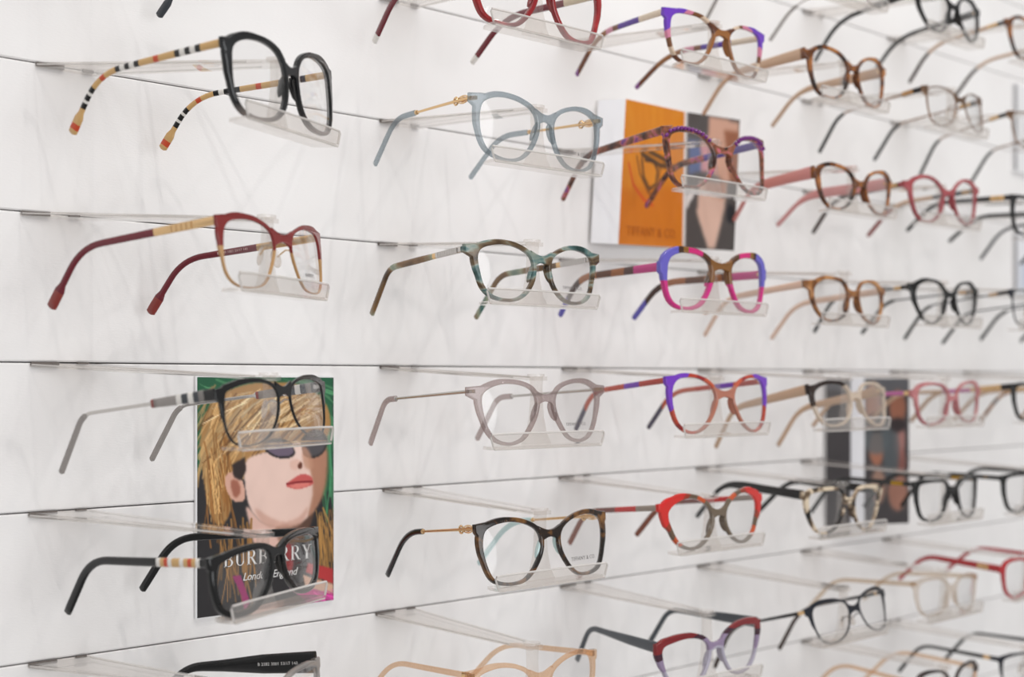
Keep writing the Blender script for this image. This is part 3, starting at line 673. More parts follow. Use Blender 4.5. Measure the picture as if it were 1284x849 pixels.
SPECS = [
# key, lens, rim style, front, temples, label, short phrase for the holder, keyword options
('C1R0','C1R2','wire',DARKMETAL,T(paddle(3.6),(100,SILVER),(200,SOOT)),'eyeglasses with grey paddle-tipped temples in the row above the check-striped pair','grey paddle-tipped eyeglasses',{}),
('C1R1','C1R1','acetate',CHARFADE,T(paddle(4.0),*CHECK,bend=26,r=20),'glossy black eyeglasses with tan temples banded in black, white and red','black eyeglasses with tan check-banded temples',dict(ex=dict(rims=(3.4,3.2,2.4,3.0,6.5)))),
('C1R2','C1R2','brow',GOLDRIM,T(paddle(4.6),(5,GOLD),(44,GOLD),(131,BURG),(200,RUST),bend=28,r=16,emblem=[('plaque',16,34,GOLD,5)]),'dark red browline eyeglasses with gold lower rims and burgundy paddle-tipped temples','dark red and gold browline eyeglasses',dict(ex=dict(print='BURBERRY',psize=3.2,tprint=('B 1340 1052 53/17 140',62,2.3,solid('pale_pink_ink',(226,190,186),.5))))),
('C1R3','C1R3','halfrim',BLACK,T([(0,7.5,3.4),(8,7.0,3.2),(48,5.2,2.4),(50,2.2,1.8),(104,2.2,1.8),(104.5,3.6,2.6),(160,4.4,2.4)],*SILCHK,bend=24,r=8),'black half-rim eyeglasses with grey and silver check temples in front of portrait poster','black half-rim eyeglasses with grey check temples',dict(ex=dict(metal=SILVER))),
('C1R4','C1R4','acetate',BLACK,T(acet(5.4,5.0,5.6),*INLAY,segs_r=[(200,BLACK)],bend=26,r=16,zb=-2),'chunky black rectangular eyeglasses with tan check inlay, over the poster lettering','black eyeglasses with tan check inlay',dict(ex=dict(rims=(4.0,3.6,3.2,3.6,5.0)))),
('C1R5','C1R4','acetate',SMOKE,T([(0,15,3.2),(40,13,3),(70,8,2.6),(100,5,2.6),(160,5,2.4)],(200,BLACK),bend=28),'grey-fronted eyeglasses with wide black temples in the row below the portrait poster','grey-fronted eyeglasses with wide black temples',dict(ex=dict(tprint=('B 2282 3001 53/17 140',28,3.0,solid('white_size_ink',(226,224,222),.5))))),
('C2R0','C2R4','bold',REDFR,T(acet(6,5,5.6),(30,REDFR),(134,BURG),(200,WHITE),segs_r=[(8,DKBROWN),(34,CREAM),(134,BURG),(200,WHITE)],bend=34,r=22),'cherry red eyeglasses with dark red temples ending in white tips','cherry red eyeglasses with white tips',{}),
('C2R1','C2R1','acetate',SKYGREY,T(thin(72,1.7,4.4),(72,GOLD),(200,SKYGREY),emblem=KNOT(),bend=30,r=14),'translucent blue-grey eyeglasses with slim gold temples bearing a knot','translucent blue-grey eyeglasses',dict(ex=dict(print='TIFFANY & CO.',psize=3.6))),
('C2R2','C2R2','acetate',TEALST,T([(0,4.8,2.8),(38,4.2,2.6),(60,5.0,3.0),(100,4.6,2.8),(160,5.2,2.4)],(5,TEALST),(36,SILVER),(40,GOLD),(200,TEALT),bend=28,r=10,emblem=[('plaque',9,34,SILVER,14)]),'teal and brown horn-patterned eyeglasses with silver panels on the temples','teal and brown horn eyeglasses',dict(ex=dict(print='TIFFANY & CO.',psize=3.4))),
('C2R3','C2R3','acetate',LILAC,T(thin(92,2.0,4.6),(92,SILVER),(200,LILAC),bend=24,r=8,emblem=[('pin',91,94,SILVER)]),'translucent lilac-grey eyeglasses with thin silver temples','translucent lilac-grey eyeglasses',dict(ex=dict(print='TIFFANY & CO.',psize=3.4))),
('C2R4','C2R4','acetate',TORTDK,T(thin(70,1.8,4.4),(70,GOLD),(200,BLACK),segs_r=[(70,GOLD),(200,MINT)],emblem=KNOT(),bend=34,r=18),'dark tortoiseshell eyeglasses with gold knotted temples and black tips','dark tortoiseshell eyeglasses with gold temples',dict(ex=dict(print='TIFFANY & CO.',psize=4.2,pad=MINT))),
('C2R5','C2R4','acetate',PEACH,T(acet(4.6,3.8,4.4),(6,GOLD),(200,PEACH),zb=-4,bend=34,r=20),'translucent peach eyeglasses below the dark tortoiseshell pair','translucent peach eyeglasses',dict(ex=dict(pad=PEACH))),
('C3R0','C3R0','slim',VIOLETMIX,T(acet(5.4,4.4,4.8),(200,VIOLETT),bend=34,r=22),'violet, cream and tortoiseshell square eyeglasses in the row above the orange leaflet','violet, cream and tortoiseshell eyeglasses',{}),
('C3R1','C3R1','acetate',TORTPINK,T(acet(7,5.6,5),(200,TORTPINK),segs_r=[(60,PLUM),(200,TORTPINK)],bend=32,r=18),'pink tortoiseshell eyeglasses with purple braided brow in front of orange leaflet','pink tortoiseshell eyeglasses with purple braid',dict(ex=dict(braid=solid('purple_braid',(112,34,120),.25)))),
('C3R2','C3R2','bold',MAGMIX,T(acet(7.5,6,5.5),(200,MAGT),bend=28,r=18),'oversized magenta and violet eyeglasses with tortoiseshell patches','magenta and violet oversized eyeglasses',dict(ex=dict(rims=(4.4,3.4,2.8,3.2,7.0),ez=(1.5,-7.0)))),
('C3R3','C3R3','slim',REDVIO,T(acet(5,4.2,4.6),(200,REDVIOT),bend=28,r=16),'rounded red eyeglasses with violet corners and violet-banded temples','red eyeglasses with violet corners',{}),
('C3R4','C3R4','acetate',FLAME,T(acet(5,4.2,5.2),(200,FLAMET),bend=28,r=18,zb=-8),'bright red and brown cat-eye eyeglasses with grey and red temples','bright red and brown cat-eye eyeglasses',dict(ex=dict(rims=(3.4,3.0,2.4,3.4,9.0)))),
('C3R5','C3R5','acetate',CATEYE,T(wide(9.5,5.5,5.5),(200,GREYCARD),bend=24,r=12,zb=0),'burgundy and lilac cat-eye eyeglasses with wide slate grey temples','burgundy and lilac cat-eye eyeglasses',dict(ex=dict(rims=(4.6,3.0,2.2,2.6,7.0)))),
('C4Rm1','C5R0','wire',SILVER,T(thin(95,1.6,3.4),(95,SILVER),(200,SMOKE),bend=32,r=22),'slim silver eyeglasses hanging above the brown pair with beige temples','slim silver eyeglasses',dict(ex=dict(metal=SILVER))),
('C4R0','C4R0','slim',TORT,T(wide(11,7,4.6),(4,TORT),(200,BEIGET),segs_r=[(200,BEIGET)],bend=32,r=20,emblem=[]),'round brown tortoiseshell eyeglasses with wide beige temples','brown tortoiseshell eyeglasses with wide beige temples',{}),
('C4R1','C4R1','slim',TORT,T(wide(12,10,4.6),(3,TORT),(200,PINKT),bend=30,r=18),'tortoiseshell eyeglasses with wide dusty pink temples','tortoiseshell eyeglasses with dusty pink temples',{}),
('C4R2','C4R2','slim',HONEY,T(wide(7,6,4.4),(3,DKBROWN),(200,NUDE),bend=30,r=18),'honey tortoiseshell eyeglasses with plain nude temples','honey tortoiseshell eyeglasses',{}),
('C4R3','C4R3','slim',BROWNBROW,T(wide(10,7,4.8),(3,DKBROWN),(200,BEIGET),bend=30,r=16),'crystal eyeglasses with one dark brown brow, before the dark leaflet','crystal eyeglasses with dark brown brow',{}),
('C4R4','C4R4','acetate',MARBLE,T(wide(9,8.5,5),(200,BLACK),bend=34,r=18,zb=0),'black and cream marbled eyeglasses with wide black temples','black and cream marbled eyeglasses',{}),
('C4R5','C4R5','halfrim',DARKMETAL,T(flat(3.6,70),(8,GOLD),(60,BLACK),(200,DKBROWN),bend=34,r=20),'dark metal half-rim eyeglasses with thin black temples and brown tips','dark metal half-rim eyeglasses',dict(ex=dict(metal=DARKMETAL))),
('C5Rm1','C5R2','acetate',BLACK,T(wide(8,4.5,4.2),(200,BLACK),bend=34,r=24),'round black eyeglasses in the row above the thin bronze pair','round black eyeglasses, top row',{}),
('C5R0','C5R0','wire',BRONZE,black_gold(5.6,9,22),'thin bronze wire eyeglasses with black temples and gold plaque','thin bronze wire eyeglasses',dict(ex=dict(metal=BRONZE))),
('C5R1','C5R1','acetate',ROSE,T(acet(5.5,4.2,4.6),(6,ROSE),(60,SOOT),(200,DKBROWN),segs_r=[(50,SOOT),(100,BEIGET),(200,RUST)],emblem=[('plaque',7,16,GOLD)],bend=34,r=22),'rose red round eyeglasses with gold plaque beside the pink-templed pair','rose red eyeglasses',{}),
('C5R2','C5R2','slim',BLACK,black_gold(4.6,9,18,BLACK,SOOT),'round black eyeglasses with a small gold bead on each temple','round black eyeglasses with gold bead',dict(ex=dict(rims=(2.6,2.6,1.8,2.4,6.0)))),
('C5R3','C5R3','slim',PINKFR,T(acet(4.4,3.6,4.4),(8,GOLD),(40,solid('orchid_enamel',(190,104,160),.3)),(200,BEIGET),bend=32,r=20),'translucent pink eyeglasses with orchid and gold temples','translucent pink eyeglasses',{}),
('C5R4','C5R4','slim',BLACK,T(acet(4.6,4.0,4.6),(200,BLACK),emblem=[('plaque',12,26,solid('yellow_gold_enamel',(196,150,44),.25,.5))],bend=32,r=18,zb=2),'black rectangular eyeglasses with yellow gold temple plaques','black rectangular eyeglasses with yellow gold plaques',{}),
('C5R5','C5R5','slim',CRYSTAL,T(acet(5,4,4.6),(200,BEIGECLEAR),bend=32,r=18),'clear beige eyeglasses, almost colourless, beside the dark metal half-rim pair','clear beige eyeglasses',{}),
('C5R6','C5R3','slim',CRYSTALDUO,T(acet(5,4,4.6),(200,PEACH),bend=34,r=22,zb=3),'peach eyeglasses with dark upper rims, below the clear beige pair','peach eyeglasses with dark upper rims',{}),
('C6Rm1','C4R0','slim',TORT,T(acet(4.4,3.6,4.4),(7,BLACK),(20,BLACK),(100,BEIGET),(200,DKBROWN),emblem=[('plaque',9,22,GOLD)],bend=32,r=24),'tortoiseshell eyeglasses with black and gold temple joints','tortoiseshell eyeglasses with gold joints',{}),
('C6R0','C5R0','wire',BRONZE,black_gold(4.6,10,22,BLACK,BRONZE),'taupe wire eyeglasses with black and gold temples beside the white card','taupe wire eyeglasses',dict(ex=dict(metal=BRONZE))),
('C6R1','C5R4','slim',BLACK,T(acet(6,4.6,4.6),(8,BLACK),(24,TAN),(200,BLACK),emblem=[('pin',14,19,BLACK)],bend=32,r=18),'black eyeglasses with square gold temple panels and black dot','black eyeglasses with square gold panels',{}),
('C6R2','C5R0','wire',DARKMETAL,black_gold(4.0,12,22,BLACK,SOOT),'black wire eyeglasses with gold temple beads','black wire eyeglasses',dict(ex=dict(metal=DARKMETAL))),
('C6R3','C5R4','slim',BLACK,T(acet(7,4.6,4.6),(12,BLACK),(60,GOLD),(200,BEIGET),emblem=[('rings',14,52,GOLD)],bend=32,r=18),'black rectangular eyeglasses with gold chain temples','black eyeglasses with gold chain temples',{}),
('C6R4','C5R4','acetate',BLACK,T(acet(5,4.4,4.6),(200,BLACK),emblem=[('pin',14,22,GOLD)],bend=32,r=18,zb=3),'black eyeglasses with one gold pin on each temple','black eyeglasses with gold pins',{}),
('C6R5','C5R3','slim',BRIGHTRED,T(wide(8,6,4.4),(6,BRIGHTRED),(200,BRIGHTRED),emblem=[('plaque',12,26,GOLD)],bend=34,r=16,zb=2),'bright red eyeglasses with wide red temples and gold inlay','bright red eyeglasses',{}),
('C6R6','C5R4','halfrim',DARKMETAL,T(flat(5,70),(10,DARKMETAL),(18,GOLD),(60,BLACK),(200,BLACK),bend=30,r=16,zb=2),'dark metal rectangular eyeglasses in the row below the bright red pair','dark metal rectangular eyeglasses',dict(ex=dict(metal=DARKMETAL))),
('C7R1','C5R2','slim',BLACK,T(acet(4.6,3.6,4.2),(200,SOOT),bend=32,r=18),'eyeglasses with slate temple tips beside the gold-panelled black pair','slate-tipped eyeglasses',{}),
('C7R2','C5R2','wire',DARKMETAL,T(thin(90),(90,SOOT),(200,BLACK),bend=32,r=18),'eyeglasses with thin dark temple tips beside the black wire pair','eyeglasses with thin dark temples',{}),
('C7R3','C5R4','slim',TORT,T(acet(4.6,3.8,4.4),(200,HONEY),bend=32,r=18),'eyeglasses with brown temple tips beside the gold chain pair','eyeglasses with brown temple tips',{}),
]
BRIDGE_TOP = {'C1R1': -7, 'C1R2': -5, 'C1R3': 1, 'C1R4': -1, 'C2R1': -5.5, 'C2R2': -3.5, 'C2R3': -4, 'C2R4': -6.5, 'C2R5': -6, 'C2R0': -6, 'C3R0': -6, 'C3R1': -11, 'C3R2': 3, 'C3R3': -10, 'C3R4': -6.5, 'C3R5': -6}
for key, lens, style, fm, tp, label, short, kw in SPECS:
    pose = P[key]; row = -1 if 'm1' in key else int(key[3:])
    root, low = spectacles(key, pose, LS[lens], style, fm, tp, label, bridge=(BRIDGE_TOP.get(key, -5.0), 5.4), extras=kw.get('ex'))
    yaw = math.radians(pose[3] if key[:2] == 'C1' else pose[3] * .5)
    holder(pose[0], pose[1], 13 + 100 * (3 - row), yaw, low - .3, 'clear acrylic holder carrying the ' + short)

# ------------------------------------------------------------------ printed leaflets
def print_mat(name, rough=.28):
    m, nt, nn, ll = nodes(name); out = nn('ShaderNodeOutputMaterial'); p = nn('ShaderNodeBsdfPrincipled'); p.inputs['Roughness'].default_value = rough
    a = nn('ShaderNodeVertexColor'); a.layer_name = 'print'; ll(a.outputs[0], p.inputs['Base Color']); ll(p.outputs[0], out.inputs[0]); return m
PRINTED = print_mat('printed_paper')
CARD = solid('white_card', (244, 243, 244), .45)
class Canvas:
    """flat ink layout on paper, u right 0..1, v down 0..1"""
    def __init__(s, nx, nz, base):
        s.nx, s.nz = nx, nz; u, v = np.meshgrid(np.linspace(0, 1, nx), np.linspace(0, 1, nz)); s.u, s.v = u, v
        s.c = np.zeros((nz, nx, 3)); s.c[:] = base
    def blur(s, m, r):
        for _ in range(r):
            p = np.pad(m, 1, mode='edge'); m = (p[1:-1, 1:-1] * 2 + p[:-2, 1:-1] + p[2:, 1:-1] + p[1:-1, :-2] + p[1:-1, 2:]) / 6
        return m
    def put(s, m, col, a=1.):
        m = (m * a)[..., None]; s.c = s.c * (1 - m) + np.array(col) * m
    def poly(s, pts, col, soft=1, a=1.):
        x, y = s.u, s.v; ins = np.zeros(x.shape, bool); n = len(pts)
        for i in range(n):
            (x0, y0), (x1, y1) = pts[i], pts[(i + 1) % n]
            if y0 == y1: continue
            ins ^= ((y0 > y) != (y1 > y)) & (x < (x1 - x0) * (y - y0) / (y1 - y0) + x0)
        s.put(s.blur(ins.astype(float), soft), col, a)
    def smooth(s, pts, col, soft=1, a=1.): s.poly([tuple(p) for p in spline(pts, 60)], col, soft, a)
    def oval(s, cx, cy, rx, ry, col, soft=1, a=1., rot=0.):
        c, q = math.cos(rot), math.sin(rot); dx, dy = s.u - cx, (s.v - cy)
        m = ((dx * c + dy * q) / rx) ** 2 + ((-dx * q + dy * c) / ry) ** 2 < 1; s.put(s.blur(m.astype(float), soft), col, a)
    def stroke(s, pts, wd, col, soft=0, a=1., asp=1.):
        m = np.zeros(s.u.shape)
        for (x0, y0), (x1, y1) in zip(pts, pts[1:]):
            dx, dy = x1 - x0, (y1 - y0) * asp; L = dx * dx + dy * dy + 1e-12
            t = np.clip(((s.u - x0) * dx + (s.v - y0) * asp * dy) / L, 0, 1)
            d = np.hypot(s.u - x0 - t * dx, (s.v - y0) * asp - t * dy); m = np.maximum(m, np.clip(1.5 - d / wd, 0, 1))
        s.put(s.blur(m, soft), col, a)
def sheet(name, canvas, corner, parent, thick=.0):
    """corner(u, v) -> xyz mm of the paper face; with thick > 0 the sheet has a white back and edges"""
    nx, nz = canvas.nx, canvas.nz; V = [corner(i / (nx - 1), j / (nz - 1)) for j in range(nz) for i in range(nx)]
    Fc = [(j * nx + i, (j + 1) * nx + i, (j + 1) * nx + i + 1, j * nx + i + 1) for j in range(nz - 1) for i in range(nx - 1)]
    n = nx * nz
    if thick:
        V += [(x, y + thick, z) for x, y, z in V]; Fc += [tuple(n + i for i in reversed(q)) for q in Fc]
        rim = [i for i in range(nx)] + [j * nx + nx - 1 for j in range(1, nz)] + [(nz - 1) * nx + i for i in range(nx - 2, -1, -1)] + [j * nx for j in range(nz - 2, 0, -1)]
        Fc += [(rim[k], rim[(k + 1) % len(rim)], n + rim[(k + 1) % len(rim)], n + rim[k]) for k in range(len(rim))]
    me = bpy.data.meshes.new(name); me.from_pydata([tuple(c * MM for c in v) for v in V], [], Fc); me.materials.append(PRINTED)
    at = me.color_attributes.new('print', 'FLOAT_COLOR', 'POINT'); c = np.clip(canvas.c, 0, 255) / 255
    l = np.where(c <= .04045, c / 12.92, ((c + .055) / 1.055) ** 2.4); rgba = np.full((len(V), 4), .88, np.float32); rgba[:, 3] = 1; rgba[:n, :3] = l.reshape(-1, 3)
    at.data.foreach_set('color', rgba.ravel()); me.update(); return link(name, me, parent)
def board(name, c00, c10, c11, c01, back, mat, parent):
    """card body: quad corners (top-left, top-right, bottom-right, bottom-left) thickened towards +y"""
    f = [c00, c10, c11, c01]; V = list(f) + [(x, y + back, z) for x, y, z in f]
    Fc = [(0, 3, 2, 1), (4, 5, 6, 7), (0, 1, 5, 4), (1, 2, 6, 5), (2, 3, 7, 6), (3, 0, 4, 7)]
    return link(name, mesh_of(name, V, Fc, mat, smooth=False), parent)
def quad(c00, c10, c11, c01, off=-.15):
    A, B, D, E = map(Vector, (c00, c10, c11, c01))
    def at(u, v):
        p = A.lerp(B, u).lerp(E.lerp(D, u), v); return (p.x, p.y + off, p.z)
    return at
def leaflet_root(name, loc, label, cat='leaflet'):
    r = bpy.data.objects.new(name, None); COL.objects.link(r); r.empty_display_size = .01; r.location = tuple(c * MM for c in loc); return tag(r, label, cat)

# portrait poster behind the black half-rim pair
def hair(cv, n, box, dirn, col, wd, asp, curl=.1):
    for _ in range(n):
        x, y = rng.uniform(box[0], box[1]), rng.uniform(box[2], box[3]); L = rng.uniform(.12, .34); pts = []
        a = dirn + rng.normal(0, .13)
        for k in range(5): pts.append((x, y)); x += math.cos(a) * L / 4; y += math.sin(a) * L / 4 / asp; a += rng.normal(curl, .05)
        cv.stroke(pts, wd * rng.uniform(.5, 1.2), list(np.array(col) * rng.uniform(.75, 1.2)), 0, .75, asp)
asp = 176 / 128
cv = Canvas(150, 206, (44, 42, 44))
cv.poly([(0, 0), (1, 0), (1, .5), (.9, .52), (.9, .4), (.5, .2), (.1, .3), (0, .42)], (38, 96, 66), 3)
hair(cv, 26, (0, 1, 0, .12), .3, (96, 160, 112), .006, asp); hair(cv, 16, (.9, 1, .1, .5), 1.5, (70, 140, 96), .008, asp, 0)
cv.smooth([(.02, .22), (.1, .1), (.3, .035), (.6, .02), (.85, .06), (.97, .15), (.96, .27), (.8, .3), (.5, .32), (.34, .36), (.26, .42), (.22, .6), (.12, .62), (.05, .46)], (176, 132, 80), 2)
hair(cv, 70, (.06, .5, .03, .3), 2.2, (206, 166, 112), .006, asp, -.1); hair(cv, 40, (.04, .22, .2, .5), 1.5, (150, 100, 50), .007, asp, .02)
hair(cv, 40, (.35, .9, .04, .22), 2.75, (220, 186, 138), .006, asp, -.05); hair(cv, 26, (.1, .8, .05, .26), 2.4, (104, 70, 40), .006, asp, -.05)
hair(cv, 30, (.3, .95, .05, .2), 2.7, (240, 214, 172), .004, asp, -.05); hair(cv, 20, (.05, .16, .25, .5), 1.45, (220, 176, 116), .004, asp, 0)
cv.smooth([(.33, .36), (.5, .32), (.8, .28), (.93, .3), (.94, .4), (.92, .5), (.86, .58), (.76, .64), (.6, .655), (.44, .62), (.36, .55), (.33, .45)], (238, 205, 192), 2)
cv.smooth([(.8, .32), (.94, .3), (.95, .45), (.9, .55), (.8, .62), (.84, .5), (.82, .42)], (168, 112, 84), 5, .8)
cv.smooth([(.34, .55), (.45, .62), (.6, .66), (.62, .7), (.5, .75), (.4, .72), (.36, .62)], (226, 186, 172), 3)
cv.smooth([(.55, .655), (.75, .64), (.84, .6), (.8, .68), (.62, .74)], (120, 82, 64), 4, .7)
cv.smooth([(.19, .42), (.26, .4), (.32, .45), (.33, .52), (.27, .53), (.21, .49)], (222, 172, 152), 1); cv.smooth([(.23, .44), (.28, .44), (.3, .49), (.26, .51)], (168, 104, 84), 2)
cv.oval(.59, .31, .12, .042, (34, 30, 34), 1, 1, .12); cv.oval(.59, .312, .1, .032, (112, 98, 116), 1, 1, .12)
cv.oval(.845, .295, .105, .062, (40, 38, 38), 1, 1, -.1); cv.oval(.845, .3, .09, .05, (84, 80, 84), 2, 1, -.1)
cv.smooth([(.68, .29), (.74, .285), (.76, .33), (.74, .375), (.69, .37), (.7, .33)], (244, 214, 202), 2)
cv.smooth([(.755, .3), (.82, .34), (.84, .4), (.78, .4), (.76, .36)], (196, 146, 120), 4, .8)
cv.smooth([(.66, .375), (.7, .36), (.745, .37), (.75, .395), (.71, .405), (.67, .4)], (232, 190, 174), 2)
cv.smooth([(.72, .385), (.75, .375), (.755, .395), (.73, .402)], (104, 56, 42), 1)
cv.smooth([(.4, .56), (.5, .6), (.62, .63), (.74, .61), (.8, .57), (.76, .64), (.6, .66), (.46, .63)], (206, 158, 140), 4, .7)
cv.smooth([(.63, .47), (.7, .44), (.76, .425), (.83, .445), (.84, .47), (.78, .485), (.7, .49)], (204, 92, 88), 1); cv.smooth([(.66, .472), (.75, .468), (.82, .47), (.78, .483), (.7, .487)], (226, 128, 118), 1); cv.stroke([(.64, .465), (.74, .46), (.83, .462)], .006, (140, 44, 48), 0, 1, asp)
cv.poly([(.24, .37), (.33, .34), (.34, .4), (.3, .44), (.25, .42)], (52, 40, 38), 2)
hair(cv, 40, (.16, .4, .6, .78), 1.5, (170, 122, 66), .006, asp, 0); hair(cv, 40, (.86, 1, .58, .76), 1.4, (184, 136, 76), .006, asp, .05)
cv.poly([(.8, .82), (1, .86), (1, .93), (.78, .86)], (186, 56, 58), 1); cv.poly([(.76, .87), (1, .93), (1, .98), (.78, .93)], (220, 176, 150), 1)
cv.poly([(.66, .92), (.84, .94), (1, .975), (1, 1), (.8, 1)], (196, 34, 132), 1)
hair(cv, 16, (.8, 1, .95, 1), .4, (226, 92, 170), .005, asp)
cv.poly([(.24, .84), (.3, .84), (.37, .96), (.33, 1), (.3, .92)], (156, 40, 104), 1); cv.poly([(.62, .72), (.7, .74), (.68, .86), (.63, .84)], (150, 40, 44), 2)
px0, px1, pz0, pz1 = 604, 731.5, 4.5, -172
pr = leaflet_root('portrait_poster', ((px0 + px1) / 2, 0, pz1), 'portrait poster of a blonde woman in sunglasses with white lettering', 'poster')
ox, oz = (px0 + px1) / 2, pz1
C = [(px0 - ox, -2.4, pz0 - oz), (px1 - ox, -2.4, pz0 - oz), (px1 - ox, -2.4, pz1 - oz), (px0 - ox, -2.4, pz1 - oz)]
board('card', *C, 2.1, CARD, pr)
inner = [(C[0][0] + 1.2, C[0][1], C[0][2] - 1), (C[1][0] - .4, C[1][1], C[1][2] - 1), (C[2][0] - .4, C[2][1], C[2][2] + .4), (C[3][0] + 1.2, C[3][1], C[3][2] + .4)]
sheet('printed_picture', cv, quad(*inner), pr)
# serif capitals drawn with stems, hairlines and bowls (unit cap height 1)
def serif_word(word, height, gap=.2):
    V, Fc = [], []; x = 0.
    def bar(x0, z0, x1, z1, wd0, wd1=None):
        wd1 = wd0 if wd1 is None else wd1; d = Vector((x1 - x0, z1 - z0)).normalized(); nx_, nz_ = -d.y, d.x
        n = len(V); V.extend([(x0 + nx_ * wd0 / 2, z0 + nz_ * wd0 / 2), (x1 + nx_ * wd1 / 2, z1 + nz_ * wd1 / 2), (x1 - nx_ * wd1 / 2, z1 - nz_ * wd1 / 2), (x0 - nx_ * wd0 / 2, z0 - nz_ * wd0 / 2)]); Fc.append((n, n + 1, n + 2, n + 3))
    def arc(cx, cz, rx, rz, a0, a1, thin_, thick_):
        N = 12; n = len(V)
        for k in range(N + 1):
            a = math.radians(a0 + (a1 - a0) * k / N); t = thin_ + (thick_ - thin_) * abs(math.cos(a)); V.append((cx + (rx + t / 2) * math.cos(a), cz + (rz + thin_ / 2) * math.sin(a))); V.append((cx + (rx - t / 2) * math.cos(a), cz + (rz - thin_ / 2) * math.sin(a)))
        for k in range(N): Fc.append((n + 2 * k, n + 2 * k + 2, n + 2 * k + 3, n + 2 * k + 1))
    S, h = .15, .045
    for ch in word:
        if ch in 'BRE':
            bar(x + .13, 0, x + .13, 1, S); bar(x, h / 2, x + .28, h / 2, h); bar(x, 1 - h / 2, x + .28, 1 - h / 2, h)
        if ch == 'B':
            bar(x + .13, .52, x + .4, .52, h); bar(x + .2, 1 - h / 2, x + .4, 1 - h / 2, h); bar(x + .2, h / 2, x + .4, h / 2, h)
            arc(x + .38, .75, .2, .23, -90, 90, h, S); arc(x + .38, .26, .25, .24, -90, 90, h, S); w_ = .72
        elif ch == 'R':
            bar(x + .2, 1 - h / 2, x + .38, 1 - h / 2, h); bar(x + .13, .5, x + .38, .5, h); arc(x + .38, .74, .2, .24, -90, 90, h, S); bar(x + .36, .5, x + .68, 0, S * .9); bar(x + .6, h / 2, x + .82, h / 2, h); w_ = .8
        elif ch == 'E':
            for z in (h / 2, .52, 1 - h / 2): bar(x + .13, z, x + (.5 if z == .52 else .62), z, h)
            bar(x + .6, 0, x + .6, .22, h); bar(x + .58, .8, x + .58, 1, h); bar(x + .48, .42, x + .48, .62, h); w_ = .66
        elif ch == 'U':
            bar(x + .15, .28, x + .15, 1, S); bar(x + .65, .28, x + .65, 1, h); arc(x + .4, .28, .25, .26, 180, 360, h, S * .7); bar(x, 1 - h / 2, x + .3, 1 - h / 2, h); bar(x + .52, 1 - h / 2, x + .78, 1 - h / 2, h); w_ = .78
        elif ch == 'Y':
            bar(x + .38, 0, x + .38, .48, S); bar(x + .1, 1, x + .4, .45, S * .9); bar(x + .64, 1, x + .4, .45, h); bar(x, 1 - h / 2, x + .26, 1 - h / 2, h); bar(x + .52, 1 - h / 2, x + .76, 1 - h / 2, h); bar(x + .25, h / 2, x + .52, h / 2, h); w_ = .76
        x += w_ + gap
    tot = x - gap; return [((a - tot / 2) * height, b * height) for a, b in V], Fc, tot * height
v2, f2, wtot = serif_word('BURBERRY', 11.0, .18)
cx_, cz_ = .505 * (px1 - px0) + px0 - ox, pz0 - .80 * (pz0 - pz1) - oz
n = len(v2); vv = [(a + cx_, -2.95, b + cz_) for a, b in v2] + [(a + cx_, -2.7, b + cz_) for a, b in v2]
ff = [q for q in f2] + [tuple(i + n for i in reversed(q)) for q in f2]
INKW = solid('white_ink', (240, 238, 236), .4)
link('lettering', mesh_of('lettering', vv, ff, INKW, smooth=False), pr)
# handwritten line: slanted lower-case strokes
v, f = text_mesh('s', 'London, England', 8.2, INKW, .92, .08)
link('script_lettering', mesh_of('script_lettering', [(a + .32 * z_ + cx_ + 2, -2.85 + b, z_ + cz_ - 9) for a, b, z_ in v], f, INKW, smooth=False), pr)

# orange leaflet folded in three
zt, zb_ = 266.0, 131.0
a0, a1 = (1046, -4, 264.5), (1035.5, -4, 130)      # white leaf, outer edge
b0, b1 = (1067, -20, 266.5), (1056, -20, 129)      # first fold
c0, c1 = (1171, -9, 269.5), (1167.5, -9, 133.5)    # second fold
d0, d1 = (1213, -46, 262), (1203, -46, 130.5)      # free edge of the photo leaf
lr = leaflet_root('folded_leaflet', (1100, 0, 130), 'folded orange leaflet with a fashion photo and white side', 'leaflet')
sh = lambda p: (p[0] - 1100, p[1], p[2] - 130)
a0, a1, b0, b1, c0, c1, d0, d1 = map(sh, (a0, a1, b0, b1, c0, c1, d0, d1))
sheet('white_leaf', Canvas(6, 6, (243, 243, 246)), quad(a0, b0, b1, a1, 0), lr, .8)
co = Canvas(70, 80, (214, 128, 24)); asp = 136 / 112
for k in range(14): co.stroke([(rng.uniform(0, 1), 0), (rng.uniform(0, 1), 1)], .03, (224, 146, 44), 3, .25, asp)
co.poly([(0, .62), (1, .55), (1, 1), (0, 1)], (202, 108, 14), 8, .7)
co.stroke([(.22, .38), (.28, .5), (.42, .62), (.52, .66), (.58, .55), (.6, .44)], .012, (120, 70, 24), 0, .9, asp); co.stroke([(.3, .36), (.6, .42), (.86, .42)], .022, (66, 48, 36), 0, .9, asp)
co.stroke([(.3, .4), (.34, .52), (.44, .6), (.54, .56), (.56, .46), (.5, .4), (.36, .4)], .014, (62, 44, 34), 0, .9, asp); co.stroke([(.4, .33), (.7, .38)], .02, (58, 44, 36), 0, .9, asp)
co.stroke([(.1, .44), (.18, .58), (.36, .68), (.5, .71)], .014, (206, 74, 24), 0, .9, asp)
sheet('orange_leaf', co, quad(b0, c0, c1, b1, 0), lr, .8)
v, f = text_mesh('t', 'TIFFANY & CO.', 13.0, solid('dark_orange_ink', (178, 92, 18), .4), 1.0, .08)
qd = quad(b0, c0, c1, b1, -.35)
def onq(a, z): return qd(.5 + a / 112.0, .905 - z / 136.0)
link('lettering', mesh_of('lettering', [(lambda p: (p[0], p[1] + b_, p[2]))(onq(a, z)) for a, b_, z in v], f, solid('dark_orange_ink', (178, 92, 18), .4), smooth=False), lr)
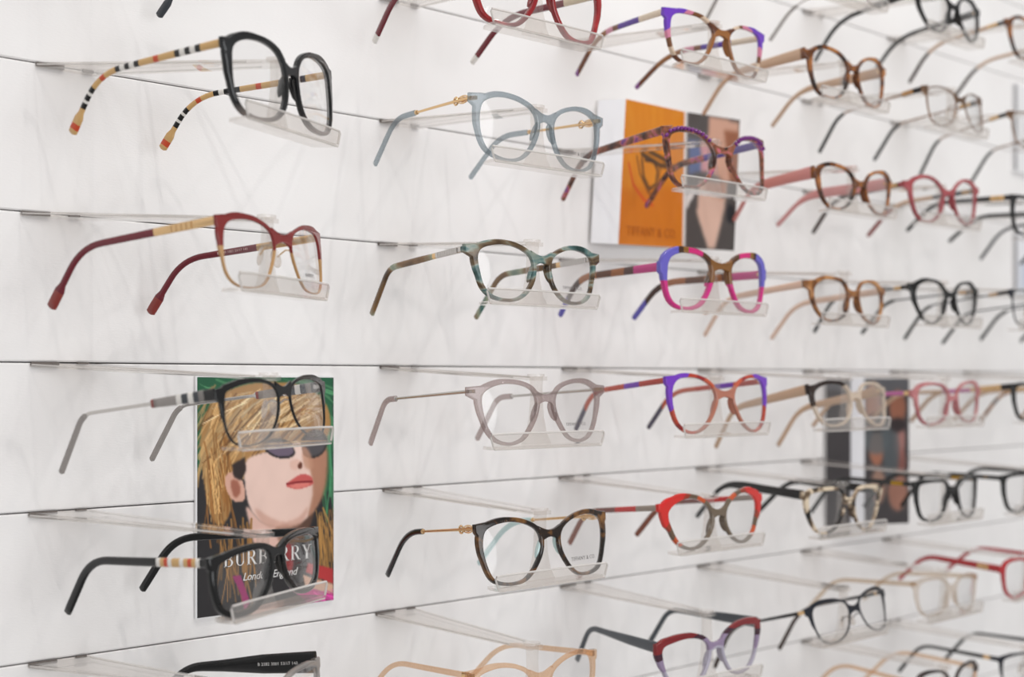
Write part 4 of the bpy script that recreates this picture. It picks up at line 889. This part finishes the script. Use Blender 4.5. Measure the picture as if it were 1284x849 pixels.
cp = Canvas(50, 80, (78, 72, 70))
cp.poly([(0, 0), (.06, 0), (.06, 1), (0, 1)], (232, 228, 226), 1)
cp.poly([(.45, 0), (1, .02), (1, .42), (.8, .5), (.5, .42), (.42, .2)], (206, 160, 138), 3); cp.poly([(.72, .1), (1, .1), (1, .5), (.86, .46), (.8, .3)], (150, 92, 62), 3)
cp.poly([(.08, .2), (.3, .2), (.34, .42), (.1, .46)], (88, 104, 150), 3); cp.poly([(.3, .2), (.62, .22), (.6, .42), (.32, .42)], (206, 150, 156), 3)
cp.poly([(.3, .5), (.82, .5), (.78, .7), (.62, 1), (.5, 1), (.26, .74)], (222, 186, 168), 3); cp.poly([(.34, .5), (.8, .5), (.76, .62), (.42, .58)], (176, 116, 84), 3)
cp.poly([(.06, .6), (.26, .56), (.06, .72)], (226, 222, 220), 1); cp.oval(.9, .72, .08, .07, (30, 28, 34), 2)
sheet('photo_leaf', cp, quad(c0, d0, d1, c1, 0), lr, .8)

# dark leaflet between the marbled and the pink pairs
e0, e1 = (1437, -3.5, 4), (1437, -3.5, -163); g0, g1 = (1565, -35, 4), (1565, -35, -166)
dr = leaflet_root('dark_leaflet', (1500, 0, -166), 'dark photo leaflet with a white band behind crystal and marbled frames', 'leaflet')
sh = lambda p: (p[0] - 1500, p[1], p[2] + 166); e0, e1, g0, g1 = map(sh, (e0, e1, g0, g1))
board('card', e0, g0, g1, e1, 1.0, CARD, dr)
cd = Canvas(90, 110, (66, 62, 64))
cd.poly([(0, 0), (1, 0), (1, .1), (0, .08)], (92, 92, 96), 3)
for x, y, rx, ry, cl in ((.86, .2, .1, .12, (176, 108, 80)), (.56, .18, .1, .16, (196, 150, 130)), (.6, .48, .09, .12, (190, 120, 90)), (.88, .42, .07, .13, (190, 130, 120)), (.9, .58, .06, .1, (150, 90, 80)), (.86, .78, .12, .13, (186, 128, 106)), (.62, .74, .09, .12, (180, 140, 120)), (.6, .42, .16, .1, (92, 100, 104)), (.78, .5, .1, .22, (84, 92, 96))):
    cd.oval(x, y, rx, ry, cl, 4, .8)
cd.oval(.6, .3, .12, .06, (40, 36, 38), 3); cd.oval(.86, .32, .1, .05, (50, 40, 42), 3)
cd.poly([(.29, 0), (.46, 0), (.46, 1), (.29, 1)], (236, 236, 240), 1)
sheet('printed_picture', cd, quad(e0, g0, g1, e1), dr)

# white cards at the end of the wall
for (zt_, zb2, lab, pink) in ((404, 285, 'white card with a pink panel, hung beyond the taupe wire pair', True), (208, 120, 'plain white card hung beyond the black wire pair', False)):
    r = leaflet_root('display_card', (1985, 0, zb2), lab, 'card'); h = zt_ - zb2
    K = [(-85, -4, h), (95, -4, h), (95, -4, 0), (-85, -4, 0)]
    board('card', *K, 3.6, CARD, r)
    cw = Canvas(30, 30, (238, 238, 242) if not pink else (240, 239, 240))
    if pink: cw.poly([(.3, .12), (1, .12), (1, .95), (.3, .95)], (222, 186, 176), 1)
    else: cw.poly([(.1, .5), (1, .5), (1, 1), (.1, 1)], (206, 212, 224), 2)
    cw.poly([(0, 0), (.04, 0), (.04, 1), (0, 1)], (150, 148, 150), 0)
    sheet('printed_picture', cw, quad(*K), r)
